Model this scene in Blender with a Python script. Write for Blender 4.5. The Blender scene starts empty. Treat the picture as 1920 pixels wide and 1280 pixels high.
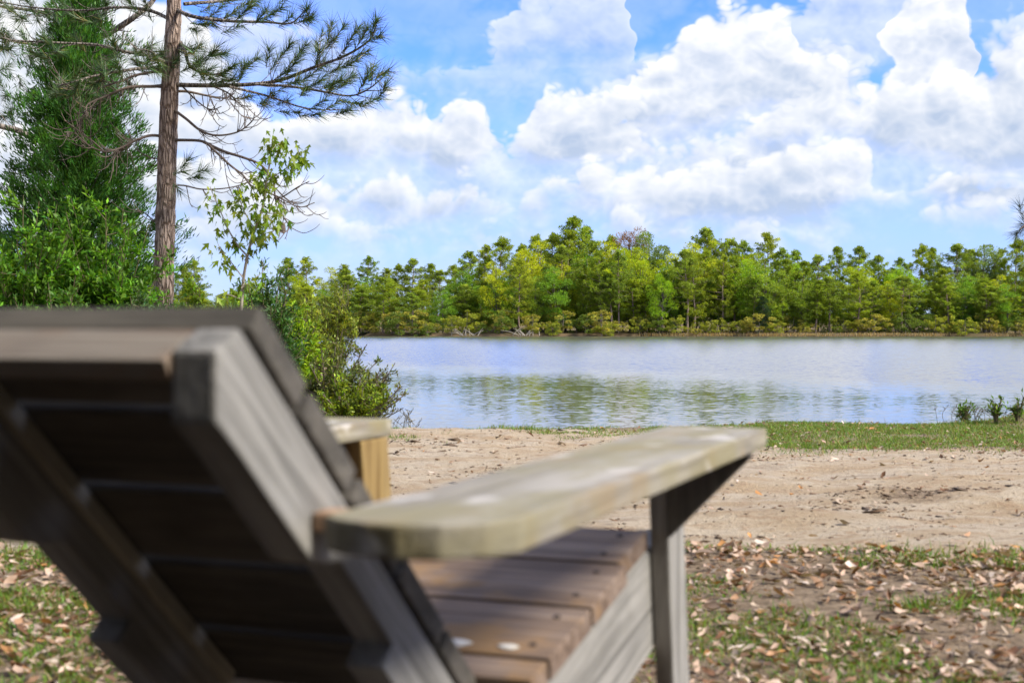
import bpy, bmesh, math, random
import numpy as np
from mathutils import Matrix, Vector

# ------------------------------------------------------------------ camera, sky, sun, exposure
E = 0.70                      # eye height above the ground
F = 2573.0                    # focal length in photograph pixels (1920 wide)
HZ = 615.0                    # horizon row
WATER = -0.42
sc = bpy.context.scene
col = sc.collection
rng = np.random.default_rng(11)
random.seed(5)

cd = bpy.data.cameras.new("camera"); cam = bpy.data.objects.new("camera", cd); col.objects.link(cam)
cam.location = (0, 0, E); cam.rotation_euler = (math.radians(90), 0, 0)
cd.sensor_width = 36; cd.lens = 36 * F / 1920; cd.shift_y = -(640 - HZ) / 1920
cd.clip_start = 0.05; cd.clip_end = 5000
cd.dof.use_dof = True; cd.dof.focus_distance = 24; cd.dof.aperture_fstop = 6.2
sc.camera = cam

SUN_AZ = math.radians(113)    # clockwise from the view direction: from the right, a little behind
SUN_EL = math.radians(41)
sd = Vector((math.sin(SUN_AZ) * math.cos(SUN_EL), math.cos(SUN_AZ) * math.cos(SUN_EL), math.sin(SUN_EL)))
sun = bpy.data.lights.new("sun", 'SUN'); sun.energy = 2.9; sun.angle = math.radians(14); sun.color = (1.0, 0.93, 0.80)
so = bpy.data.objects.new("sun", sun); col.objects.link(so)
so.rotation_euler = sd.to_track_quat('Z', 'Y').to_euler()
sc.view_settings.view_transform = 'Standard'; sc.view_settings.look = 'None'
sc.view_settings.gamma = 1.0; sc.view_settings.exposure = 1.28
try: sc.view_settings.use_curve_mapping = False
except Exception: pass
sc.cycles.max_bounces = 5; sc.cycles.diffuse_bounces = 3; sc.cycles.transmission_bounces = 4
sc.cycles.sample_clamp_indirect = 6

world = bpy.data.worlds.new("World"); sc.world = world; world.use_nodes = True
def build_sky():
    nt = world.node_tree; N = nt.nodes; L = nt.links
    for n in list(N): N.remove(n)
    def nd(t, **k):
        n = N.new(t)
        for a, b in k.items(): setattr(n, a, b)
        return n
    def put(sock, v):
        if hasattr(v, 'node'): L.new(v, sock)
        else: sock.default_value = v
    def M(op, a, b=0.0, c=None, clamp=False):
        n = nd('ShaderNodeMath', operation=op, use_clamp=clamp); put(n.inputs[0], a); put(n.inputs[1], b)
        if c is not None: put(n.inputs[2], c)
        return n.outputs[0]
    def V(op, a, b):
        n = nd('ShaderNodeVectorMath', operation=op); put(n.inputs[0], a); put(n.inputs[1], b)
        return n.outputs['Value'] if op in ('LENGTH', 'DOT_PRODUCT') else n.outputs['Vector']
    def smooth(v, a, b, lo=0.0, hi=1.0):
        n = nd('ShaderNodeMapRange', interpolation_type='SMOOTHSTEP'); put(n.inputs[0], v)
        n.inputs[1].default_value = a; n.inputs[2].default_value = b; n.inputs[3].default_value = lo; n.inputs[4].default_value = hi
        return n.outputs[0]
    def mix(f, a, b):
        n = nd('ShaderNodeMix', data_type='RGBA'); put(n.inputs[0], f); put(n.inputs[6], a); put(n.inputs[7], b)
        return n.outputs[2]
    sky = nd('ShaderNodeTexSky', sky_type='NISHITA'); sky.sun_disc = False
    sky.sun_elevation = SUN_EL; sky.sun_rotation = SUN_AZ; sky.air_density = 1.0; sky.dust_density = 0.4; sky.ozone_density = 2.0
    d = nd('ShaderNodeTexCoord').outputs['Generated']
    sx = nd('ShaderNodeSeparateXYZ'); L.new(d, sx.inputs[0]); X, Y, Z = sx.outputs
    az = M('ARCTAN2', X, Y); el = M('ARCSINE', Z)
    ae = nd('ShaderNodeCombineXYZ'); L.new(az, ae.inputs[0]); L.new(el, ae.inputs[1]); ae = ae.outputs[0]
    def noise(vec, scale, detail, rough=0.55, dist=0.0):
        n = nd('ShaderNodeTexNoise'); L.new(vec, n.inputs['Vector']); n.inputs['Scale'].default_value = scale
        n.inputs['Detail'].default_value = detail; n.inputs['Roughness'].default_value = rough; n.inputs['Distortion'].default_value = dist
        return n.outputs['Fac'], n.outputs['Color']
    dz = V('MULTIPLY', d, (1, 1, 1.25))
    def billow(vec):
        t = None
        for sc_, w in ((13, 1.0), (29, .62), (63, .36), (140, .20)):
            q = M('MULTIPLY', M('ABSOLUTE', M('SUBTRACT', noise(vec, sc_, 0)[0], 0.5)), 2.0 * w)
            t = q if t is None else M('ADD', t, q)
        return t
    b1 = billow(dz); b2 = billow(V('ADD', dz, (0.005, 0, 0.012)))
    n2, _ = noise(V('MULTIPLY', d, (1, 1, 2.4)), 6.0, 3, 0.6)          # large masses
    nz = M('SUBTRACT', b1, 0.48); nl = M('SUBTRACT', n2, 0.5)
    relief = M('SUBTRACT', b1, b2)           # positive where the cloud thins upwards
    blue = V('MULTIPLY', sky.outputs[0], SKY_T)
    c = mix(smooth(el, 0.20, 0.0, 0.0, 0.72), blue, SKY_H)
    fx = M('ADD', M('MULTIPLY_ADD', az, 1 / 0.9, 0.5), M('MULTIPLY', nl, 0.09)); inside = smooth(M('ABSOLUTE', az), 0.50, 0.40)
    ahead = M('MULTIPLY', inside, smooth(el, 0.34, 0.26))
    gen = M('MULTIPLY', smooth(M('ADD', n2, M('MULTIPLY', nz, 0.3)), 0.32, 0.54), M('MULTIPLY_ADD', ahead, -0.78, 0.95))
    c = mix(gen, c, mix(M('MULTIPLY_ADD', relief, 0.9, 0.72, clamp=True), CL_G, CL_W))
    def curve(pts):
        n = nd('ShaderNodeFloatCurve'); cv = n.mapping.curves[0]; n.mapping.use_clip = False
        P = [(min(1, max(0, math.atan((x - 960) / F) / 0.9 + .5)), math.atan((HZ - y) / F) / 0.3) for x, y in pts]
        cv.points[0].location = P[0]; cv.points[1].location = P[-1]
        for q in P[1:-1]: cv.points.new(*q)
        n.mapping.update(); L.new(fx, n.inputs['Value']); return M('MULTIPLY', n.outputs[0], 0.3)
    for tops, base, soft, op, lift, wob in LAYERS:
        T = curve(tops); B = math.atan((HZ - base) / F)
        e = M('SUBTRACT', el, M('MULTIPLY', nz, wob))
        up = M('SUBTRACT', T, e); dn = M('ADD', M('SUBTRACT', el, B), M('ADD', M('MULTIPLY', nz, 0.02), M('MULTIPLY', nl, 0.10)))
        al = M('MULTIPLY', smooth(up, 0.0, 0.011), smooth(dn, -soft, soft))
        depth = M('DIVIDE', M('SUBTRACT', e, B), M('MAXIMUM', M('SUBTRACT', T, B), 0.012))
        br = M('ADD', M('MULTIPLY_ADD', smooth(depth, -0.30, 1.15), 0.70, lift), M('MULTIPLY', relief, 0.95), clamp=True)
        c = mix(M('MULTIPLY', M('MULTIPLY', al, ahead), op), c, mix(br, CL_G, CL_W))
    bg = nd('ShaderNodeBackground'); L.new(c, bg.inputs[0]); bg.inputs[1].default_value = 0.10
    out = nd('ShaderNodeOutputWorld'); L.new(bg.outputs[0], out.inputs[0])
SKY_T = (0.38, 0.60, 1.32)
SKY_H = (2.35, 2.95, 4.3, 1)
CL_W = (4.6, 4.6, 4.65, 1); CL_G = (2.15, 2.6, 3.4, 1)
# cloud banks, far to near: outline of the tops in photograph pixels, row of the base, softness of the base, opacity, brightness, edge roughness
LAYERS = [
 ([(0, 40), (400, 160), (560, 225), (800, 215), (1000, 225), (1180, 150), (1400, 110), (1700, 130), (1920, 150)], 440, .030, .58, .10, .050),
 ([(0, -80), (500, 60), (640, 120), (900, 90), (985, -40), (1080, -60), (1175, -20), (1190, 110), (1240, 70), (1300, 30), (1400, -5), (1490, 0), (1530, -40), (1600, -60), (1750, -60), (1808, -10), (1825, 100), (1920, 60)], 150, .030, .60, .15, .045),
 ([(0, -60), (300, -20), (480, 180), (620, 260), (1150, 300), (1195, 160), (1240, 95), (1290, 38), (1330, 20), (1440, 8), (1490, 30), (1510, 120), (1640, 150), (1700, -20), (1790, -30), (1812, 40), (1830, 160), (1920, 150)], 250, .020, .96, .16, .040),
 ([(0, 90), (300, 150), (520, 230), (600, 225), (665, 215), (700, 175), (760, 160), (805, 168), (822, 200), (868, 176), (925, 192), (950, 232), (1000, 215), (1030, 150), (1085, 142), (1120, 178), (1160, 200), (1200, 215), (1290, 240), (1400, 195), (1500, 170), (1620, 158), (1700, 205), (1745, 160), (1800, 132), (1890, 115), (1920, 118)], 318, .018, .97, .08, .040),
 ([(0, 250), (400, 290), (560, 330), (690, 335), (770, 322), (860, 345), (940, 362), (1000, 322), (1040, 345), (1075, 315), (1130, 300), (1190, 272), (1232, 268), (1262, 312), (1290, 285), (1370, 290), (1400, 318), (1450, 300), (1500, 262), (1560, 242), (1610, 268), (1640, 352), (1700, 345), (1780, 345), (1830, 380), (1920, 360)], 392, .014, .94, .17, .036),
 ([(0, 340), (400, 390), (620, 385), (760, 425), (900, 410), (1000, 438), (1150, 395), (1300, 440), (1450, 405), (1560, 450), (1700, 400), (1790, 395), (1920, 430)], 445, .016, .65, .30, .034),
]
build_sky()

# ------------------------------------------------------------------ helpers
def tag(o, label=None, cat=None, group=None, kind=None):
    if label: o["label"] = label
    if cat: o["category"] = cat
    if group: o["group"] = group
    if kind: o["kind"] = kind
    return o
def empty(name, loc=(0, 0, 0), rz=0.0):
    o = bpy.data.objects.new(name, None); col.objects.link(o); o.location = loc; o.rotation_euler = (0, 0, rz); o.empty_display_size = .1
    return o
def link(name, me, mat=None, parent=None, mw=None):
    o = bpy.data.objects.new(name, me); col.objects.link(o)
    if mat and not me.materials: me.materials.append(mat)
    if parent: o.parent = parent
    if mw is not None: o.matrix_basis = mw
    return o
def np_mesh(name, V, Fc, C=None, smooth=False):
    V = np.asarray(V, np.float32); Fc = np.asarray(Fc, np.int32); k = Fc.shape[1]
    me = bpy.data.meshes.new(name)
    me.vertices.add(len(V)); me.vertices.foreach_set("co", V.ravel())
    me.loops.add(Fc.size); me.loops.foreach_set("vertex_index", Fc.ravel())
    me.polygons.add(len(Fc)); me.polygons.foreach_set("loop_start", np.arange(0, Fc.size, k, dtype=np.int32))
    me.polygons.foreach_set("loop_total", np.full(len(Fc), k, np.int32))
    if smooth: me.polygons.foreach_set("use_smooth", np.ones(len(Fc), bool))
    if C is not None:
        a = me.color_attributes.new("tint", 'FLOAT_COLOR', 'POINT')
        c4 = np.ones((len(V), 4), np.float32); c4[:, :3] = C; a.data.foreach_set("color", c4.ravel())
    me.update(calc_edges=True)
    return me
def unit(v): return v / np.maximum(np.linalg.norm(v, axis=-1, keepdims=True), 1e-9)
def rdir(n): return unit(rng.normal(size=(n, 3)))
def jitter(base, n, dv=0.25, dh=0.12):
    """n colours round a base: brightness and warm/cool shift"""
    base = np.asarray(base, float); b = np.exp(rng.normal(0, dv, (n, 1))); h = rng.normal(0, dh, (n, 1))
    c = base * b; c[:, :1] *= 1 + h; c[:, 2:] *= 1 - h
    return np.clip(c, 0.004, 0.9)
def leaf_mesh(name, P, D, Nn, Ln, Wd, C):
    """rhombic leaves: base P, direction D, normal hint Nn"""
    n = len(P); D = unit(D); S = unit(np.cross(D, Nn)); U = np.cross(S, D)
    Ln = np.broadcast_to(np.asarray(Ln, float).reshape(-1, 1), (n, 1)); Wd = np.broadcast_to(np.asarray(Wd, float).reshape(-1, 1), (n, 1))
    mid = P + D * Ln * .45 + U * Ln * .06
    V = np.stack([P, mid + S * Wd * .5, P + D * Ln - U * Ln * .08, mid - S * Wd * .5], 1).reshape(-1, 3)
    Fc = np.arange(4 * n).reshape(n, 4)
    return np_mesh(name, V, Fc, np.repeat(C, 4, 0))
def needle_mesh(name, P, D, Ln, Wd, C):
    n = len(P); D = unit(D); S = unit(np.cross(D, rdir(n)))
    Ln = np.broadcast_to(np.asarray(Ln, float).reshape(-1, 1), (n, 1))
    V = np.stack([P - S * Wd / 2, P + S * Wd / 2, P + D * Ln], 1).reshape(-1, 3)
    return np_mesh(name, V, np.arange(3 * n).reshape(n, 3), np.repeat(C, 3, 0))
class Tubes:
    def __init__(s): s.V = []; s.F = []; s.n = 0
    def add(s, pts, rad, k=6, wob=0.0):
        pts = np.asarray(pts, float); m = len(pts); rad = np.broadcast_to(np.asarray(rad, float), (m,))
        T = unit(np.gradient(pts, axis=0)); ref = np.array([0.31, 0.77, 0.2]) if abs(T[0][2]) > .7 else np.array([0, 0, 1.])
        A = unit(np.cross(T, ref)); B = np.cross(T, A)
        th = np.linspace(0, 2 * np.pi, k, endpoint=False)
        rr = rad[:, None] * (1 + (rng.normal(0, wob, (m, k)) if wob else 0))
        ring = pts[:, None] + rr[..., None] * (np.cos(th)[None, :, None] * A[:, None] + np.sin(th)[None, :, None] * B[:, None])
        s.V.append(ring.reshape(-1, 3)); i = np.arange(m - 1)[:, None] * k; j = np.arange(k)[None]; j2 = (j + 1) % k
        s.F.append((np.stack([i + j, i + j2, i + k + j2, i + k + j], -1).reshape(-1, 4)) + s.n); s.n += m * k
        return s
    def mesh(s, name, smooth=True): return np_mesh(name, np.concatenate(s.V), np.concatenate(s.F), None, smooth)
def spline(P, n=8):
    P = np.asarray(P, float); Q = np.vstack([2 * P[0] - P[1], P, 2 * P[-1] - P[-2]]); out = []
    for i in range(1, len(Q) - 2):
        for t in np.linspace(0, 1, n, endpoint=False):
            a, b, c, d = Q[i - 1], Q[i], Q[i + 1], Q[i + 2]
            out.append(.5 * (2 * b + (c - a) * t + (2 * a - 5 * b + 4 * c - d) * t * t + (3 * b - a - 3 * c + d) * t ** 3))
    out.append(P[-1]); return np.array(out)
def W3(px, py, D): return np.array([(px - 960) / F * D, D, E + (HZ - py) / F * D])
def hsh(ix, iy, s):
    v = np.sin(ix * 127.1 + iy * 311.7 + s * 74.7) * 43758.5453
    return v - np.floor(v)
def vnoise(x, y, s=0):
    ix = np.floor(x); iy = np.floor(y); fx = x - ix; fy = y - iy; fx = fx * fx * (3 - 2 * fx); fy = fy * fy * (3 - 2 * fy)
    a = hsh(ix, iy, s); b = hsh(ix + 1, iy, s); c = hsh(ix, iy + 1, s); d = hsh(ix + 1, iy + 1, s)
    return (a * (1 - fx) + b * fx) * (1 - fy) + (c * (1 - fx) + d * fx) * fy - .5
def fbm(x, y, s=0, o=4):
    t = 0; a = 1.0
    for k in range(o): t = t + a * vnoise(x * 2 ** k, y * 2 ** k, s + k * 7); a *= .5
    return t
def sstep(x, a, b):
    t = np.clip((x - a) / (b - a), 0, 1); return t * t * (3 - 2 * t)

# ------------------------------------------------------------------ materials
class NT:
    def __init__(s, name):
        s.m = bpy.data.materials.new(name); s.m.use_nodes = True; s.nt = s.m.node_tree; s.N = s.nt.nodes; s.L = s.nt.links
        s.N.clear(); s.out = s.N.new('ShaderNodeOutputMaterial'); s.b = s.N.new('ShaderNodeBsdfPrincipled'); s.L.new(s.b.outputs[0], s.out.inputs[0])
    def put(s, sock, v):
        if hasattr(v, 'node'): s.L.new(v, sock)
        else: sock.default_value = v
    def coord(s, kind='Object'): return s.N.new('ShaderNodeTexCoord').outputs[kind]
    def pos(s): return s.N.new('ShaderNodeNewGeometry').outputs['Position']
    def rnd(s): return s.N.new('ShaderNodeObjectInfo').outputs['Random']
    def map(s, v, sc=(1, 1, 1), lo=(0, 0, 0)):
        n = s.N.new('ShaderNodeMapping'); s.put(n.inputs[0], v); s.put(n.inputs[1], lo); n.inputs[3].default_value = sc; return n.outputs[0]
    def noise(s, v, scale, detail=4, rough=.55, dist=0.0):
        n = s.N.new('ShaderNodeTexNoise'); s.put(n.inputs['Vector'], v); n.inputs['Scale'].default_value = scale
        n.inputs['Detail'].default_value = detail; n.inputs['Roughness'].default_value = rough; n.inputs['Distortion'].default_value = dist; return n.outputs['Fac']
    def vor(s, v, scale, feat='F1'):
        n = s.N.new('ShaderNodeTexVoronoi'); n.feature = feat; s.put(n.inputs['Vector'], v); n.inputs['Scale'].default_value = scale; return n.outputs[0]
    def math(s, op, a, b=0.0, c=None, clamp=False):
        n = s.N.new('ShaderNodeMath'); n.operation = op; n.use_clamp = clamp; s.put(n.inputs[0], a); s.put(n.inputs[1], b)
        if c is not None: s.put(n.inputs[2], c)
        return n.outputs[0]
    def ramp(s, v, a, b, lo=0.0, hi=1.0):
        n = s.N.new('ShaderNodeMapRange'); n.interpolation_type = 'SMOOTHSTEP'; s.put(n.inputs[0], v)
        for i, q in enumerate((a, b, lo, hi)): n.inputs[1 + i].default_value = q
        return n.outputs[0]
    def mix(s, f, a, b, mode='MIX'):
        n = s.N.new('ShaderNodeMix'); n.data_type = 'RGBA'; n.blend_type = mode; s.put(n.inputs[0], f)
        for i, q in ((6, a), (7, b)): s.put(n.inputs[i], q if hasattr(q, 'node') else (*q, 1))
        return n.outputs[2]
    def bump(s, h, strength=.3, dist=.01, nrm=None):
        n = s.N.new('ShaderNodeBump'); n.inputs['Strength'].default_value = strength; n.inputs['Distance'].default_value = dist; s.put(n.inputs['Height'], h)
        if nrm is not None: s.put(n.inputs['Normal'], nrm)
        return n.outputs[0]
    def base(s, c, rough=.8, nrm=None, spec=.3):
        s.put(s.b.inputs['Base Color'], c if hasattr(c, 'node') else (*c, 1)); s.put(s.b.inputs['Roughness'], rough); s.b.inputs['Specular IOR Level'].default_value = spec
        if nrm is not None: s.put(s.b.inputs['Normal'], nrm)
        return s.m
def leaf_mat(name, trans=.35, rough=.5):
    t = NT(name); a = t.N.new('ShaderNodeAttribute'); a.attribute_name = "tint"; c = a.outputs['Color']
    t.base(c, rough, None, .35)
    tr = t.N.new('ShaderNodeBsdfTranslucent'); tc = t.mix(1.0, c, (1.25, 1.2, .5), 'MULTIPLY'); t.L.new(tc, tr.inputs[0])
    mx = t.N.new('ShaderNodeMixShader'); mx.inputs[0].default_value = trans
    t.L.new(t.b.outputs[0], mx.inputs[1]); t.L.new(tr.outputs[0], mx.inputs[2]); t.L.new(mx.outputs[0], t.out.inputs[0])
    return t.m
M_leaf = leaf_mat("leaf_tissue", .38); M_needle = leaf_mat("needle_tissue", .15, .45); M_dry = leaf_mat("dry_leaf", .12, .8)
M_far = leaf_mat("wood_foliage", .46, .55)
def bark_mat(name, a, b, scale=1.0):
    t = NT(name); v = t.coord(); mp = t.map(t.map(v, (1, 1, .20)), (1, 1, 1), (0, 0, 0)); wob = t.noise(v, 6 * scale, 2)
    p = t.vor(mp, 34 * scale, 'DISTANCE_TO_EDGE'); n = t.noise(v, 40 * scale, 5)
    plate = t.ramp(t.math('ADD', p, t.math('MULTIPLY', t.math('SUBTRACT', n, .5), .25)), .0, .22)
    c = t.mix(plate, a, b); c = t.mix(t.ramp(t.noise(v, 9 * scale, 3), .4, .7, 0, .45), c, tuple(x * 1.5 for x in b))
    return t.base(c, .9, t.bump(plate, .9, .02), .15)
M_bark = bark_mat("pine_bark", (.11, .074, .055), (.37, .285, .235))
M_bark_grey = bark_mat("grey_bark", (.07, .06, .05), (.24, .21, .18), .8)
M_twig = NT("dead_twig").base((.15, .118, .098), .9)
M_stem = NT("green_stem").base((.13, .11, .06), .8)
M_pale = NT("pale_stem").base((.30, .27, .22), .8)

def wood(name, lo, mid, hi, algae=0.0, lichen=0.0, stain=None, grain=1.0, black=0.0):
    """weathered board, grain along local X"""
    t = NT(name); v = t.coord(); r = t.rnd()
    off = t.N.new('ShaderNodeCombineXYZ')
    for i in range(3): t.L.new(t.math('MULTIPLY', r, 7.0 + 5 * i), off.inputs[i])
    v = t.map(v, (1, 1, 1), off.outputs[0])
    g = t.noise(t.map(v, (3, 70, 70)), 1.0 * grain, 5, .6, .6)
    g2 = t.noise(t.map(v, (1.2, 16, 16)), 1.0 * grain, 4, .55, .4)
    blot = t.noise(t.map(v, (2.5, 5, 5)), 2.2, 4, .6)
    c = t.mix(t.ramp(g, .36, .64), lo, mid); c = t.mix(t.ramp(g2, .38, .75, 0, .75), c, hi)
    c = t.mix(t.ramp(blot, .52, .72, 0, .45), c, lo)
    if stain: c = t.mix(t.ramp(t.noise(t.map(v, (3, 4, 4)), 2.6, 3), .50, .66, 0, .85), c, stain)
    if algae: c = t.mix(t.ramp(t.noise(t.map(v, (3.0, 6, 6)), 1.8, 4), .40, .62, 0, algae), c, (.26, .23, .115))
    if lichen: c = t.mix(t.ramp(t.noise(t.map(v, (4, 7, 7)), 2.6, 2, .4), .60, .70, 0, lichen), c, (.60, .57, .55))
    if black: c = t.mix(t.ramp(t.noise(t.map(v, (2, 5, 5)), 3.0, 4), .38, .62, 0, black), c, (.025, .024, .022))
    h = t.math('ADD', t.math('MULTIPLY', g, .6), t.math('MULTIPLY', g2, .5))
    return t.base(c, t.ramp(g, .2, .8, .62, .85), t.bump(h, .6, .006), .3)
M_grey = wood("weathered_grey_wood", (.15, .145, .135), (.31, .30, .285), (.40, .385, .36))
M_arm = wood("mossy_grey_wood", (.19, .17, .135), (.375, .345, .295), (.46, .43, .395), algae=.65, lichen=.75, stain=(.30, .235, .15))
M_seat = wood("brown_seat_wood", (.10, .064, .044), (.255, .182, .138), (.36, .285, .24), stain=(.28, .165, .07), grain=1.2)
M_back = wood("shade_darkened_wood", (.055, .05, .044), (.135, .122, .103), (.19, .17, .148), black=.4)  # shade of the rear faces put into the wood colour
M_rail = wood("warm_rail_wood", (.14, .11, .085), (.27, .235, .195), (.33, .295, .25), stain=(.24, .145, .09))
M_cap = wood("olive_brown_wood", (.10, .085, .065), (.22, .195, .155), (.28, .25, .205), algae=.3)
M_fresh = wood("sheltered_yellow_wood", (.17, .105, .035), (.31, .215, .085), (.36, .265, .125))
M_raw = wood("raw_orange_wood", (.34, .20, .12), (.48, .32, .22), (.50, .38, .29))
M_light_strip = wood("light_strip_pale", (.26, .24, .19), (.50, .47, .38), (.56, .53, .46))
M_screw = NT("rusty_screw").base((.045, .03, .022), .6)
M_white = NT("sun_fleck_white").base((.75, .73, .70), .7)

# ------------------------------------------------------------------ ground and water
def shore(x, y):
    """signed distance-like value, positive on land"""
    near = (9.86 + .16 * np.sin(x * 1.3) + .45 * sstep(x, 1.1, 2.0) + .25 * fbm(x * .9, y * 0, 3, 3)) - y
    left = np.where(y < 70, (-1.55 - .135 * (y - 10)) - x + .5 * fbm(x * .5, y * .5, 5, 3), -50)
    right = np.where(y < 30, x - (4.35 + .42 * (y - 10.2)) + .3 * fbm(x * .5, y * .5, 9, 3), -50)
    far = y - (187 + 2.2 * fbm(x * .045, y * 0, 13, 4) * 2 + 26 * sstep(-x, 12, 45))
    return np.maximum(np.maximum(near, left), np.maximum(right, far))
def track(x, y):
    """1 on the bare sandy track"""
    n = fbm(x * 1.5, y * 1.5, 21, 4)
    a = sstep(y - 4.28 + .55 * n - .3 * sstep(-x, -1.0, 1.2) - .12 * (x - 1.5) * -1 * 0, -.22, .22)
    edge = np.where(x > 1.35, 7.85 - .13 * (x - 1.5), 9.55)
    b = 1 - sstep(y - edge - .5 * n, -.25, .25)
    return a * b * sstep(x + 6, 0, 1.5)
def ground_z(x, y):
    s = shore(x, y)
    z = -1.6 + 1.6 * sstep(s, -2.2, .28) + .0 * x
    z = z + sstep(s, 0, .8) * (.018 * fbm(x * 1.1, y * 1.1, 31, 4))
    near = sstep(y, -30, 0) * (1 - sstep(y, 14, 20))
    t = track(x, y)
    z = z + near * t * (.055 * fbm(x * 1.3, y * 3.4, 41, 5) + .016 * vnoise(x * 9, y * 11, 5) + .010 * vnoise(x * 19, y * 19, 6))
    z = z + .065 * t * np.exp(-((y - 5.55 - .10 * (x - 2)) / .22) ** 2) * sstep(x, .9, 2.2) * (1 + fbm(x * 3, y * 3, 44, 3))
    z = z + .20 * np.exp(-((x - 4.25) / .62) ** 2 - ((y - 9.85) / .6) ** 2)
    z = z + sstep(y, 189, 200) * (.5 * fbm(x * .05, y * .05, 51, 4) + .012 * np.maximum(y - 195, 0))
    return z
def axis(segs):
    out = []
    for a, b, st in segs: out += list(np.arange(a, b, st))
    out.append(segs[-1][1]); return np.array(out)
gx = axis([(-900, -120, 60), (-120, -14, 4), (-14, -4, .5), (-4, 5.5, .055), (5.5, 14, .5), (14, 120, 4), (120, 900, 60)])
gy = axis([(-60, -4, 4), (-4, 2, .4), (2, 11, .05), (11, 24, .5), (24, 180, 6), (180, 210, 1.0), (210, 300, 9), (300, 1500, 100)])
XX, YY = np.meshgrid(gx, gy); ZZ = ground_z(XX, YY)
nx, ny = len(gx), len(gy); idx = np.arange(nx * ny).reshape(ny, nx)
GF = np.stack([idx[:-1, :-1], idx[:-1, 1:], idx[1:, 1:], idx[1:, :-1]], -1).reshape(-1, 4)
TR = track(XX, YY) * (YY < 12) * (1 - .8 * np.exp(-((YY - 5.6 - .1 * (XX - 2)) / .30) ** 2) * sstep(XX, .9, 1.8) * sstep(fbm(XX * 2, YY * 5, 95, 4), -.12, .28))
GC = np.stack([TR, sstep(YY, 150, 170) + 0 * XX, sstep(shore(XX, YY), .5, -.1)], -1).reshape(-1, 3)
g_me = np_mesh("ground", np.stack([XX, YY, ZZ], -1).reshape(-1, 3), GF, GC, True)
t = NT("soil_and_sand"); p = t.pos(); a = t.N.new('ShaderNodeAttribute'); a.attribute_name = "tint"
sp = t.N.new('ShaderNodeSeparateColor'); t.L.new(a.outputs['Color'], sp.inputs[0])
n_f = t.noise(p, 60, 6, .75); n_m = t.noise(t.map(p, (.8, 2.4, 1)), 1.7, 6, .65); n_s = t.noise(t.map(p, (1, 2.2, 1)), 9, 7, .72); n_g = t.noise(p, 220, 3, .7)
sand = t.mix(t.ramp(n_m, .36, .64), (.45, .34, .225), (.57, .49, .385))
sand = t.mix(t.ramp(n_s, .50, .66, 0, .75), sand, (.36, .235, .145))
sand = t.mix(t.ramp(n_m, .56, .66, 0, .55), sand, (.27, .185, .125))
sand = t.mix(t.ramp(n_f, .56, .66, 0, .75), sand, (.17, .115, .08))
sand = t.mix(t.ramp(n_g, .50, .75, 0, .5), sand, (.62, .53, .44))
soil = t.mix(t.ramp(n_s, .35, .65), (.23, .17, .115), (.42, .325, .235)); soil = t.mix(t.ramp(n_f, .45, .7, 0, .7), soil, (.085, .06, .04))
c = t.mix(t.ramp(t.math('ADD', sp.outputs[0], t.math('MULTIPLY', t.math('SUBTRACT', n_s, .5), .7)), .35, .65), soil, sand)
sy = t.N.new('ShaderNodeSeparateXYZ'); t.L.new(p, sy.inputs[0]); dark_ground = t.ramp(t.math('ADD', sy.outputs[1], t.math('MULTIPLY', t.math('SUBTRACT', n_m, .5), 3.0)), 2.2, .6)
c = t.mix(t.math('MULTIPLY', dark_ground, .9), c, (.055, .040, .028))  # unseen ground behind, darkened to cut light bounced onto the chair back
farc = t.mix(t.ramp(t.noise(p, .25, 4), .4, .65), (.10, .085, .04), (.20, .14, .075)); c = t.mix(sp.outputs[1], c, farc)
c = t.mix(t.math('MULTIPLY', sp.outputs[2], .6), c, (.10, .07, .045))
t.base(c, .95, t.bump(t.math('ADD', t.math('MULTIPLY', n_f, .7), n_s), .9, .035), .1)
ground = link("ground", g_me, t.m); ground["kind"] = "structure"

t = NT("lake_water"); p = t.pos()
sx = t.N.new('ShaderNodeSeparateXYZ'); t.L.new(p, sx.inputs[0])
# wind: ruffled beyond, calmer in the lee of the near bank
bx = t.math('MULTIPLY_ADD', sx.outputs[0], -1.25, 35.0); wn = t.math('MULTIPLY', t.math('SUBTRACT', t.noise(p, .11, 3), .5), 11.0)
wind = t.ramp(t.math('SUBTRACT', t.math('ADD', sx.outputs[1], wn), bx), -8, 9)
def nvec(v, scale, detail, rough=.5):
    n = t.N.new('ShaderNodeTexNoise'); t.put(n.inputs['Vector'], v); n.inputs['Scale'].default_value = scale; n.inputs['Detail'].default_value = detail; n.inputs['Roughness'].default_value = rough
    q = t.N.new('ShaderNodeSeparateXYZ'); t.L.new(n.outputs['Color'], q.inputs[0]); return q.outputs
ra = nvec(t.map(p, (.7, 1.1, 1)), 4.2, 2); rb = nvec(t.map(p, (.9, 1.3, 1)), 11.0, 1)
sx_ = t.math('ADD', t.math('SUBTRACT', ra[0], .5), t.math('MULTIPLY', t.math('SUBTRACT', rb[0], .5), .5))
sy_ = t.math('ADD', t.math('SUBTRACT', ra[1], .5), t.math('MULTIPLY', t.math('SUBTRACT', rb[1], .5), .5))
amp = t.math('MULTIPLY_ADD', wind, .22, .13)
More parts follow.
